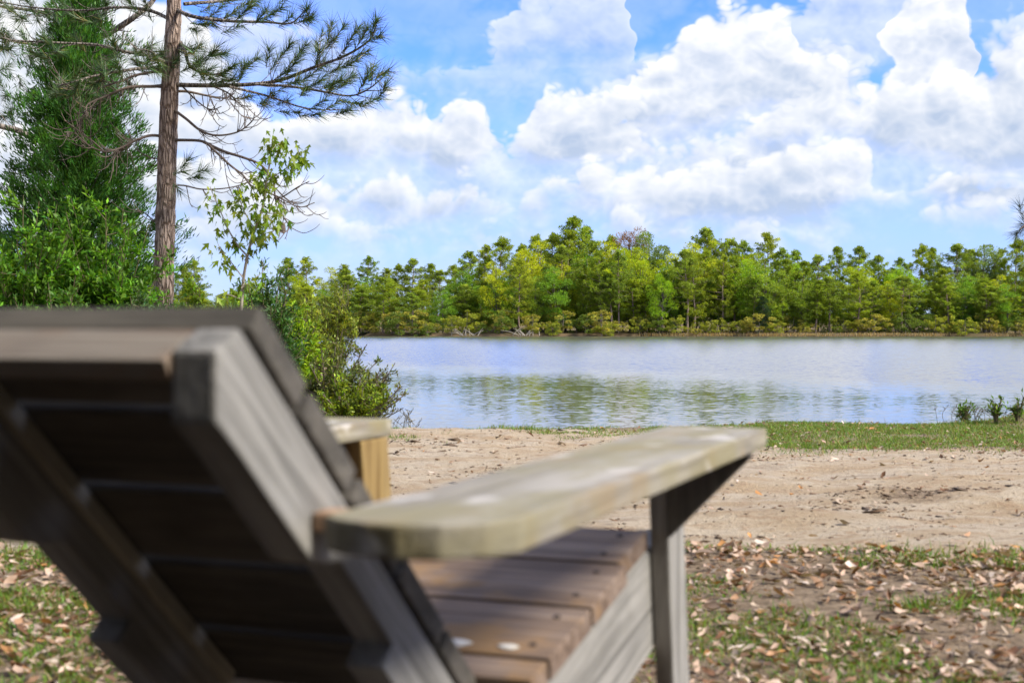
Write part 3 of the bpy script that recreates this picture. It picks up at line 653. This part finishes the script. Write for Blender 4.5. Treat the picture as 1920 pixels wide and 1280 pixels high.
# ------------------------------------------------------------------ cedar and shrubs on the left bank
def cedar():
    D = 14.6; x = W3(148, 615, D)[0]; root = empty("cedar_tree", (x, D, 0)); tag(root, "tall dark green conical cedar behind the wooden chair", "tree")
    H = 4.35; t = Tubes(); t.add(spline([(0, 0, 0), (.05, .02, 1.5), (-.02, 0, 3), (.02, 0, H - .15)], 8), np.linspace(.09, .012, 25), 8, .03)
    Ps, Ds, Cs = [], [], []
    nb = 340
    for i in range(nb):
        u = i / nb; z = .35 + (H - .5) * u; R = (1.04 * (1 - u) ** .66 + .06) * rng.uniform(.55, 1.15); az = i * 2.399 + rng.normal(0, .3)
        d = np.array([math.cos(az), math.sin(az), .55 + .5 * u]); a = np.array([0, 0, z - .25 * R]); e = a + d * R * np.array([1, 1, .75])
        c = spline([a, (a + e) / 2 + [0, 0, -.06], e], 5); t.add(c, np.linspace(.012, .003, len(c)), 3)
        m = int(340 * (.35 + R)); w = rng.uniform(.22, 1, m) ** .8; kk = rng.integers(0, 9, m); cl = rng.normal(0, .075 + .04 * R, (9, 3)); w = np.clip(np.linspace(.25, 1, 9)[kk] + rng.normal(0, .06, m), .15, 1.05); base = a + (e - a) * w[:, None] + cl[kk] + rng.normal(0, .030, (m, 3))
        Ps.append(base); Ds.append(unit(d) * 1.0 + rng.normal(0, .42, (m, 3)) + np.array([0, 0, .35])); Cs.append(jitter(np.array((.048, .135, .020)) * rng.uniform(.55, 1.8), m, .28, .14))
    P = np.concatenate(Ps); n = len(P)
    link("trunk", t.mesh("trunk"), M_bark_grey, root)
    link("crown", leaf_mesh("crown", P, np.concatenate(Ds), rdir(n), rng.uniform(.045, .095, n), rng.uniform(.009, .016, n), np.concatenate(Cs)), M_leaf, root)
cedar()
def shrub(name, label, loc, H, R, stems, leaves, ln, wd, base, cat="shrub", spread=.5, up=.3, stemmat=None, dv=.3, thin=False, lean=(0, 0), group=None, seed=0):
    root = empty(name, loc); tag(root, label, cat, group)
    t = Tubes(); Ps, Ds, Cs = [], [], []
    twigs = []
    for i in range(stems):
        az = rng.uniform(0, 6.283); rr = R * math.sqrt(rng.uniform(.02, 1)); h = H * rng.uniform(.45, 1.05) * (1 - .35 * (rr / R) ** 2)
        e = np.array([math.cos(az) * rr + lean[0] * h, math.sin(az) * rr * .8 + lean[1] * h, h]); b = np.array([math.cos(az), math.sin(az), 0]) * R * .15 * rng.uniform(0, 1)
        c = spline([b, b + (e - b) * np.array([.35, .35, .55]), e], 6); t.add(c, np.linspace(.012 if not thin else .007, .003, len(c)), 4); twigs.append(c)
        for _ in range(7):
            j = int(rng.uniform(.3, .98) * (len(c) - 1)); a = c[j]; l = rng.uniform(.12, .34) * max(H, R) * spread
            dd = unit(rng.normal(0, 1, 3) + np.array([0, 0, up]) + unit(e)[:3] * .4); q = spline([a, a + dd * l * .5, a + dd * l + np.array([0, 0, .1 * l])], 4); t.add(q, np.linspace(.005, .002, len(q)), 3); twigs.append(q)
    per = max(1, leaves // len(twigs))
    for c in twigs:
        m = max(2, int(per * rng.uniform(.5, 1.5))); w = rng.uniform(.3, 1, m); j = w * (len(c) - 1); j0 = np.clip(j.astype(int), 0, len(c) - 2)
        p = c[j0] + (c[j0 + 1] - c[j0]) * (j - j0)[:, None]; tg = unit(c[-1] - c[0])
        Ps.append(p + rng.normal(0, ln * .35, (m, 3))); Ds.append(tg * .6 + rng.normal(0, .6, (m, 3)) + np.array([0, 0, up])); Cs.append(jitter(np.array(base) * np.exp(rng.normal(0, .22)), m, dv, .14))
    P = np.concatenate(Ps); n = len(P)
    link("stems", t.mesh("stems"), stemmat or M_stem, root)
    link("foliage", leaf_mesh("foliage", P, np.concatenate(Ds), rdir(n) * .6 + np.array([0, 0, .7]), rng.uniform(.7, 1.3, n) * ln, rng.uniform(.8, 1.2, n) * wd, np.concatenate(Cs)), M_leaf, root)
    return root
def at(px, D, z=0.0): return (W3(px, HZ, D)[0], D, z)
GRN = (.095, .20, .022); YEL = (.20, .26, .025); OLV = (.105, .135, .035); DRK = (.035, .085, .022)
shrub("bay_shrub", "bright green broadleaf shrub in front of the cedar, next to the pine trunk", at(200, 12.2), 2.05, .62, 40, 13000, .062, .024, (.115, .26, .020))
shrub("bay_shrub", "bright green broadleaf shrub with some yellow leaves at the left frame edge", at(40, 12.0), 1.95, .75, 42, 14000, .062, .024, (.105, .24, .020))
shrub("bay_shrub", "low grey green shrub at the foot of the pine, just above the chair back", at(272, 11.6), 1.12, .50, 30, 7500, .05, .016, (.085, .16, .045))
shrub("bay_shrub", "low green shrub under the cedar, behind the chair back's far end", at(110, 11.4), 1.15, .8, 34, 9000, .05, .018, (.085, .19, .025))
shrub("wax_myrtle", "dark leafy shrub at the foot of the maple sapling", at(498, 10.6), 1.30, .32, 34, 8500, .045, .015, (.055, .13, .026))
shrub("wax_myrtle", "lime green shrub growing right of the chair back's top corner", at(540, 11.2), 1.05, .27, 30, 7500, .045, .018, (.22, .34, .018))
shrub("wax_myrtle", "yellow green bush between the pine trunk and the maple sapling", at(400, 13.0), 1.22, .5, 30, 8000, .05, .022, (.19, .31, .022))
shrub("wax_myrtle", "loose yellow green bush standing before the far treeline over the shoreline", at(628, 17.5, -.1), 1.55, .28, 22, 3600, .06, .016, (.20, .24, .03), up=.6)
shrub("wax_myrtle", "pale green bush at the lake edge left of the open water", at(578, 16.0, -.1), 1.2, .34, 24, 5200, .05, .018, (.24, .31, .04))
shrub("shoreline_bush", "olive bush with small leaves leaning over the water beside the far armrest", at(622, 9.9, -.05), .74, .36, 40, 7000, .032, .012, (.13, .165, .035), thin=True, stemmat=M_twig, lean=(.16, 0), dv=.45)
shrub("shoreline_bush", "leafy bush with yellow green tips behind the far armrest", at(655, 9.6, -.05), .46, .32, 34, 5200, .034, .013, (.18, .25, .022), thin=True, stemmat=M_twig, dv=.4)
shrub("shoreline_bush", "sparse bare-twigged bush hanging out toward the open water", at(684, 10.2, -.12), .56, .26, 24, 3000, .030, .012, (.14, .15, .04), thin=True, stemmat=M_twig, lean=(.26, 0), dv=.45)
for px, D, h, n, lab in ((1808, 9.95, .22, 5, "upright sprig with glossy leaves at the lake edge, furthest from the right frame edge"), (1868, 9.7, .20, 4, "small leafy sprig on the earth mound"), (1908, 9.6, .24, 5, "leafy sprig on the mound touching the right frame edge")):
    z = float(ground_z(np.array([W3(px, 0, D)[0]]), np.array([D]))[0]); z = max(z, -.05)
    shrub("leafy_sprig", lab, at(px, D, z - .01), h, .07, n + 2, 130, .040, .016, (.12, .21, .03), cat="plant", thin=True, up=.6, spread=.5)
def dry_stalks(px, D, lab, n, w, hs, z):
    root = empty("dry_weed", at(px, D, z)); tag(root, lab, "weed"); t = Tubes()
    for i in range(n):
        x = rng.normal(0, w); h = rng.uniform(.4, 1.1) * hs; y = rng.uniform(-.15, .15); c = spline([(x, y, 0), (x + rng.normal(0, .01), y, h * .6), (x + rng.normal(0, .04), y, h)], 4); t.add(c, .0018, 3)
        for k in range(3): j = c[-1 - k]; t.add([j, j + np.array([rng.normal(0, .012), 0, .014])], .0022, 3)
    link("stalks", t.mesh("stalks"), M_stem, root)["kind"] = "stuff"
dry_stalks(752, 9.75, "thin dry weed stalks at the water's edge beyond the far armrest", 22, .09, .17, -.06)
dry_stalks(1835, 9.9, "thin weed stalks between the leafy sprigs at the right bank", 26, .16, .15, .0)

def maple():
    D = 9.6; root = empty("maple_sapling", at(447, D)); inv = np.array(root.location); tag(root, "slender maple sapling with drooping olive green lobed leaves in front of the sky", "sapling")
    t = Tubes(); curves = []
    for pts, r in (([(447, 790), (450, 640), (455, 540), (464, 480), (478, 430), (492, 390), (500, 340), (508, 290), (512, 255)], .014), ([(464, 480), (446, 460), (428, 430), (415, 400), (402, 370), (394, 350)], .007),
                   ([(455, 520), (432, 490), (415, 470), (408, 455)], .005), ([(488, 398), (515, 400), (535, 392)], .004), ([(500, 340), (530, 320), (555, 300), (562, 272)], .005), ([(478, 430), (460, 400), (448, 370), (445, 350)], .005),
                   ([(470, 460), (492, 440), (505, 420)], .004), ([(504, 320), (485, 335), (478, 350)], .003), ([(450, 560), (425, 552), (405, 560)], .005), ([(452, 540), (480, 520), (498, 505)], .004), ([(510, 280), (528, 268), (536, 282)], .003)):
        cu = poly3(pts, D, rng.normal(0, .15), .03); t.add(cu, np.linspace(r, r * .4, len(cu)), 6); curves.append(cu)
    star = np.array([(0, 0), (.18, -.12), (.48, -.30), (.40, -.08), (.62, -.10), (.70, -.06), (1.0, 0), (.70, .06), (.62, .10), (.40, .08), (.48, .30), (.18, .12)])
    Vs, Fs, Cs = [], [], []; k = 0
    for ci, cu in enumerate(curves):
        m = [150, 60, 30, 34, 84, 46, 34, 30, 26, 26, 34][ci]
        for _ in range(m):
            w = rng.uniform(.42 if ci == 0 else .2, 1); p = cu[int(w * (len(cu) - 1))] + rng.normal(0, .044, 3) + np.array([0, 0, -.01])
            d = unit(np.array([rng.normal(0, .5), rng.normal(0, .5), -1.0])); nn = unit(np.array([rng.normal(), rng.normal(), .3])); s = unit(np.cross(d, nn)); u = np.cross(s, d); L = rng.uniform(.050, .092)
            Vs.append(p + d * (star[:, :1] * L) + s * (star[:, 1:] * L * 1.15) + u * (np.abs(star[:, 1:]) * L * .25)); base = np.arange(12) + k; k += 12
            Fs += [(base[0], base[i], base[i + 1]) for i in range(1, 11)]
            Cs.append(np.repeat(jitter((.17, .26, .020), 1, .32, .15), 12, 0))
    link("trunk", t.mesh("trunk"), M_pale, root).location = tuple(-inv)
    link("leaves", np_mesh("leaves", np.concatenate(Vs), np.array(Fs), np.concatenate(Cs)), M_leaf, root).location = tuple(-inv)
maple()

# ------------------------------------------------------------------ the wood on the far shore
def pine_proto(H, seed, dense=1.0, base=(.085, .125, .030), cr0=.38, wide=.17):
    wide *= 1.3; cr0 *= .8; dense *= 1.2
    global rng; keep = rng; rng = np.random.default_rng(seed)
    t = Tubes(); bend = rng.normal(0, .012 * H, (5, 2)); zs = np.linspace(0, H * .97, 5); c = spline(np.column_stack([np.cumsum(bend[:, 0]) - bend[0, 0], np.cumsum(bend[:, 1]) - bend[0, 1], zs]), 6)
    t.add(c, np.linspace(.014 * H, .003 * H, len(c)), 7, .04); Ps, Ds, Cs = [], [], []
    nb = int(46 * dense)
    for i in range(nb):
        u = (i + rng.uniform()) / nb; z = H * (cr0 + (1 - cr0) * u); R = H * wide * (math.sin(math.pi * min(1, .18 + .85 * u)) ** .7 + .06) * rng.uniform(.5, 1.25); az = i * 2.4 + rng.normal(0, .5)
        a = np.array([np.interp(z, c[:, 2], c[:, 0]), np.interp(z, c[:, 2], c[:, 1]), z - .12 * R]); d = np.array([math.cos(az), math.sin(az), rng.uniform(.05, .55)]); e = a + d * R
        b = spline([a, (a + e) / 2 + [0, 0, -.06 * R], e], 3); t.add(b, np.linspace(.0035 * H, .0012 * H, len(b)), 3)
        tone = np.exp(rng.normal(0, .22))
        for k in range(int(rng.integers(5, 9))):
            q = a + (e - a) * rng.uniform(.35, 1.02) + rng.normal(0, .020 * H, 3) * [1, 1, .6]; m = int(rng.integers(30, 48)); dd = unit(rng.normal(0, 1, (m, 3)) + [0, 0, .55])
            Ps.append(q + dd * rng.uniform(.02, .26, (m, 1))); Ds.append(dd); Cs.append(jitter(np.array(base) * tone, m, .22, .12))
    P = np.concatenate(Ps); n = len(P)
    r = (t.mesh("trunk"), leaf_mesh("crown", P, np.concatenate(Ds), rdir(n), rng.uniform(.19, .36, n), rng.uniform(.07, .13, n), np.clip(np.concatenate(Cs) * [1.22, 1.42, .9], 0, .6)))
    rng = keep; return r
def broad_proto(H, seed, base, R=.30, cz=.58, n=9000, clumps=44, leaf=.24, low=.12, tone=1.2):
    global rng; keep = rng; rng = np.random.default_rng(seed)
    t = Tubes(); c = spline([(0, 0, 0), (.02 * H, .01 * H, .3 * H), (0, .02 * H, .6 * H), (.01 * H, 0, .9 * H)], 5); t.add(c, np.linspace(.016 * H, .004 * H, len(c)), 7, .05); Ps, Ds, Cs = [], [], []
    for i in range(clumps):
        d = rdir(1)[0]; d[2] = d[2] * .95; rr = rng.uniform(.35, 1.0) ** .6; ctr = np.array([d[0] * R * H * rr, d[1] * R * H * rr, H * (cz + d[2] * (1 - cz) * rr * (1.0 if d[2] > 0 else (cz - low) / (1 - cz)))])
        s = H * rng.uniform(.045, .095); a = c[int(np.clip(ctr[2] / H * .8, 0, .95) * (len(c) - 1))]; b = spline([a, (a + ctr) / 2 + [0, 0, -.03 * H], ctr], 3); t.add(b, np.linspace(.005 * H, .0015 * H, len(b)), 3)
        m = int(n / clumps * rng.uniform(.6, 1.4)); dd = rdir(m); Ps.append(ctr + dd * s * rng.uniform(.25, 1.0, (m, 1)) ** .6 * [1.15, 1.15, .8]); Ds.append(dd + [0, 0, .2]); Cs.append(jitter(np.array(base) * np.exp(rng.normal(0, .16)), m, .2, .10))
    P = np.concatenate(Ps); k = len(P)
    r = (t.mesh("trunk"), leaf_mesh("crown", P, np.concatenate(Ds), rdir(k), rng.uniform(.7, 1.3, k) * leaf, rng.uniform(.6, 1, k) * leaf * .6, np.clip(np.concatenate(Cs) * tone, 0, .62)))
    rng = keep; return r
PI_ = (.20, .235, .030)
protos = {
 'pine': [pine_proto(16, 101, 1.0, PI_), pine_proto(16, 102, .8, (.165, .205, .035), .45, .15), pine_proto(16, 103, 1.15, (.23, .255, .028), .30, .17), pine_proto(16, 104, .9, (.185, .215, .035), .5, .19), pine_proto(16, 105, 1.0, (.25, .265, .032), .25, .16)],
 'lime': [broad_proto(13, 201, (.34, .44, .016), .25, .58), broad_proto(13, 202, (.40, .46, .016), .23, .56), broad_proto(13, 203, (.27, .44, .020), .26, .6)],
 'green': [broad_proto(12, 211, (.15, .27, .024), .28, .5, 10000, 50, .26, .03), broad_proto(12, 212, (.20, .28, .028), .27, .5, 10000, 50, .26, .03)],
 'cedar': [broad_proto(8, 221, (.030, .062, .022), .20, .5, 7000, 40, .2, .05)],
 'brown': [broad_proto(15, 231, (.24, .125, .065), .16, .76, 4200, 30, .24, .5)],
 'sparse': [broad_proto(14, 241, (.17, .24, .07), .20, .72, 7000, 34, .26, .4)],
 'bush': [broad_proto(3, 251, (.27, .30, .035), .52, .5, 2600, 26, .17, .02), broad_proto(3, 252, (.14, .20, .032), .55, .5, 2600, 26, .17, .02), broad_proto(3, 253, (.34, .32, .06), .5, .5, 2200, 24, .15, .02)],
}
PH = {'pine': 16, 'lime': 13, 'green': 12, 'cedar': 8, 'brown': 15, 'sparse': 14, 'bush': 3}
MAT = {'pine': M_needle}
for k, L in protos.items():
    for tr, cr in L:
        tr.materials.append(M_bark if k == 'pine' else M_bark_grey); cr.materials.append(M_far)
NAME = {'pine': 'pine_tree', 'lime': 'broadleaf_tree', 'green': 'broadleaf_tree', 'cedar': 'cedar_tree', 'brown': 'dead_tree', 'sparse': 'cypress_tree', 'bush': 'shoreline_bush'}
LAB = {'pine': "tall pine in the wood on the far shore", 'lime': "lime green broadleaf tree in the wood on the far shore", 'green': "mid green broadleaf tree in the wood on the far shore", 'bush': "rounded bush at the foot of the far shore wood"}
GRP = {'pine': "pines of the far shore", 'lime': "lime green trees of the far shore", 'green': "mid green trees of the far shore", 'bush': "bushes along the far shoreline"}
def far_tree(kind, px, top, D, label=None, v=None):
    L = protos[kind]; tr, cr = L[int(rng.integers(len(L))) if v is None else v]
    x = (px - 960) / F * D; z0 = float(ground_z(np.array([x]), np.array([D]))[0]); z0 = max(z0, WATER) - .05
    h = E + (HZ - top) / F * D - z0; s = h / PH[kind]; w = s * rng.uniform(.9, 1.15) if kind != 'bush' else s * rng.uniform(1.0, 1.7)
    if kind == 'pine': w = max(w, .72)
    o = empty(NAME[kind], (x, D, z0), rng.uniform(0, 6.28)); o.scale = (w, w, s)
    tag(o, label or LAB[kind], 'bush' if kind == 'bush' else 'tree', None if label else GRP[kind])
    link("trunk", tr, None, o); link("crown", cr, None, o)
far_tree('pine', 1085, 412, 206, "tallest pine of the far shore, at the peak of the skyline", 0)
far_tree('brown', 1182, 424, 205, "tree with a rusty brown crown just right of the tallest pine")
far_tree('sparse', 1217, 432, 204, "thin flat-topped pale tree beside the rusty brown crown")
far_tree('cedar', 1432, 552, 189, "dark blackish green cedar at the far waterline below the sandy bank's end")
far_tree('lime', 1185, 452, 199, "bright lime tree below the rusty brown crown", 0)
far_tree('lime', 1285, 455, 197, "broad lime green tree, the brightest crown of the far shore", 1)
far_tree('pine', 690, 483, 236, "lone slender pine standing above the low left part of the far wood", 1)
far_tree('pine', 1322, 430, 207, "broad dark pine rising behind the brightest lime crown", 3)
far_tree('sparse', 1845, 455, 204, "flat-topped pale tree near the right end of the far wood")
far_tree('lime', 1242, 510, 189.5, "small lime tree with a pale stem at the far waterline", 2)
sky_pines = [(345, 500, 238), (368, 490, 240), (545, 486, 238), (578, 484, 239), (640, 498, 238), (652, 506, 235), (720, 505, 236), (742, 498, 238), (773, 487, 236), (802, 497, 234), (826, 508, 232), (853, 500, 228), (878, 474, 222), (905, 462, 216), (936, 449, 212), (972, 462, 208), (1004, 446, 210), (1030, 442, 206), (1060, 436, 204), (1108, 428, 208), (1140, 446, 208),
  (1340, 446, 205), (1372, 450, 206), (1400, 455, 208), (1441, 440, 206), (1472, 468, 203), (1500, 472, 206), (1532, 480, 201), (1562, 466, 206), (1605, 465, 207), (1652, 482, 203), (1684, 486, 204), (1730, 462, 204), (1756, 468, 207), (1796, 460, 203), (1822, 470, 206), (1872, 470, 204), (1904, 452, 199), (1935, 440, 201)]
ORD = "first second third fourth fifth sixth seventh eighth ninth tenth eleventh twelfth thirteenth fourteenth fifteenth sixteenth seventeenth eighteenth nineteenth twentieth".split()
def sky_label(px):
    xs = sorted(q[0] for q in sky_pines)
    if px < 690: return ORD[sum(px < q < 690 for q in xs)] + " skyline pine leftward from the lone slender pine of the far wood"
    if px < 1085: return ORD[sum(px < q < 1085 for q in xs)] + " skyline pine leftward from the tallest pine of the far shore"
    if px < 1322: return ORD[sum(1085 < q < px for q in xs)] + " skyline pine rightward from the tallest pine of the far shore"
    return ORD[sum(1322 < q < px for q in xs)] + " skyline pine rightward from the broad dark pine of the far shore"
for px, top, D in sky_pines: far_tree('pine', px, top, D, sky_label(px))
for px, top, D, k in ((1015, 452, 203, 'lime'), (990, 470, 200, 'lime'), (1130, 450, 203, 'lime'), (1160, 470, 199, 'lime'), (1250, 475, 201, 'lime'), (1312, 470, 200, 'lime'), (1300, 505, 194, 'green'), (1350, 490, 197, 'lime'), (1395, 465, 204, 'lime'), (1375, 500, 196, 'lime'), (1490, 490, 200, 'lime'), (1610, 490, 200, 'lime'), (1680, 495, 200, 'lime'), (1705, 505, 198, 'lime'), (1845, 500, 199, 'green'), (1870, 515, 197, 'lime'), (880, 500, 214, 'green'), (960, 480, 206, 'green'), (620, 500, 238, 'lime'), (690, 515, 234, 'green'), (560, 510, 236, 'lime'), (1100, 470, 202, 'green'), (1640, 480, 205, 'green'), (1790, 500, 200, 'green')):
    far_tree(k, px, top, D)
# the body of the wood: trees in front of the skyline and the waterline bushes
def skyline(px): return np.interp(px, [300, 500, 600, 700, 830, 900, 1000, 1085, 1200, 1320, 1450, 1600, 1700, 1800, 1920], [505, 500, 505, 500, 512, 480, 455, 440, 455, 445, 460, 475, 490, 475, 470])
def shore_D(px):
    D = 187.0
    for _ in range(6): D = 187 + 26 * float(sstep(np.array(-(px - 960) / F * D), 12, 45))
    return D
for i, px in enumerate(np.linspace(310, 1950, 78)):
    px = px + rng.normal(0, 9); sh = shore_D(px); k = 'pine' if rng.uniform() < .66 else ('green' if rng.uniform() < .6 else 'lime')
    far_tree(k, px, skyline(px) + rng.uniform(15, 70), sh + rng.uniform(3.5, 9))
for i, px in enumerate(np.linspace(-160, 300, 16)): far_tree('pine' if i % 3 else 'green', px + rng.normal(0, 8), 500 + rng.uniform(0, 40), 216 + rng.uniform(0, 20))
for i, px in enumerate(np.linspace(300, 1960, 46)):
    px = px + rng.normal(0, 10); far_tree('green', px, skyline(px) + rng.uniform(25, 60), shore_D(px) + rng.uniform(22, 34))
for i, px in enumerate(np.linspace(310, 1950, 60)):
    px = px + rng.normal(0, 10); far_tree('green', px, skyline(px) + rng.uniform(45, 105), shore_D(px) + rng.uniform(8, 15))
for i, px in enumerate(np.linspace(520, 1940, 92)):
    px = px + rng.normal(0, 8); far_tree('bush', px, rng.uniform(578, 615), shore_D(px) + rng.uniform(1.2, 4.5))
# reeds at the far waterline
x = rng.uniform(-62, 80, 9000); y = np.array([0.0] * 9000); s0 = 187 + 4.4 * fbm(x * .045, x * 0, 13, 4) + 26 * sstep(-x, 12, 45); y = s0 + rng.uniform(-.8, 1.1, 9000)
keep = fbm(x * .08, x * 0, 33, 3) > -.12; x, y = x[keep], y[keep]; n = len(x); h = rng.uniform(.25, .75, n) * (1 + .5 * (x < -8))
P = np.column_stack([x, y, np.full(n, WATER - .05)])
tag(link("reeds", leaf_mesh("reeds", P, np.column_stack([rng.normal(0, .2, n), rng.normal(0, .2, n), np.ones(n)]), rdir(n), h, .09, jitter((.34, .25, .11), n, .25, .1)), M_leaf), "straw coloured reeds along the far waterline", "reeds", kind="stuff")
# pale driftwood at the far waterline
for px, lab in ((985, "tangled pale driftwood at the far waterline below the tall pines"), (873, "bleached fallen branches at the far waterline left of the tall wood")):
    D = shore_D(px) - .3; root = empty("driftwood", at(px, D, WATER)); tag(root, lab, "driftwood")
    for i in range(16):
        a = np.array([rng.normal(0, .9), rng.normal(0, .3), .1]); d = np.array([rng.normal(0, 1.1), rng.normal(0, .4), rng.uniform(.2, 1.1)]); link("branch", Tubes().add(spline([a, a + d * .5 + [0, 0, .15], a + d], 4), np.linspace(.06, .02, 9), 4).mesh("branch"), M_pale, root)

# ------------------------------------------------------------------ unseen oaks and shrubs behind the viewer, put there to darken the chair back
def oak_proto():
    return broad_proto(12, 301, (.055, .09, .025), .50, .60, 26000, 90, .42, .16, 1.0)
otr, ocr = oak_proto(); otr.materials.append(M_bark_grey); ocr.materials.append(M_leaf)
for (x, y, h, rz, lab) in ((-6.0, -6.0, 12.5, .3, "unseen shade oak behind the viewer toward the left"), (1.5, -9.0, 13, 1.7, "unseen shade oak straight behind the viewer"), (-1.8, -6.5, 11, 2.9, "unseen shade oak closest behind the viewer"), (8.5, -9.4, 12.5, 4.4, "unseen shade oak behind the viewer toward the right"), (-9.5, -1, 11, 5.2, "unseen shade oak beside the viewer on the left")):
    o = empty("shade_oak", (x, y, 0), rz); s = h / 12; o.scale = (s, s, s); tag(o, lab, "tree"); link("trunk", otr, None, o); link("crown", ocr, None, o)
ttr, tcr = broad_proto(4, 311, (.040, .075, .020), .52, .5, 9000, 46, .22, .01, 1.0); ttr.materials.append(M_bark_grey); tcr.materials.append(M_leaf)
for i, x in enumerate((-8.5, -6.0, -3.6, -1.2, 1.4, 4.0, 6.8, 9.5)):  # unseen shrubs added to keep light off the chair's rear faces
    o = empty("shade_shrub", (x, -3.6 - .5 * math.sin(i * 2.1) - .12 * abs(x), 0), i * 1.3); sc_ = .85 + .2 * math.sin(i * 1.7); o.scale = (sc_, sc_, sc_)
    tag(o, "unseen dark shrub added behind the viewer to block light", "shrub", "unseen shrubs added behind the viewer"); link("trunk", ttr, None, o); link("crown", tcr, None, o)
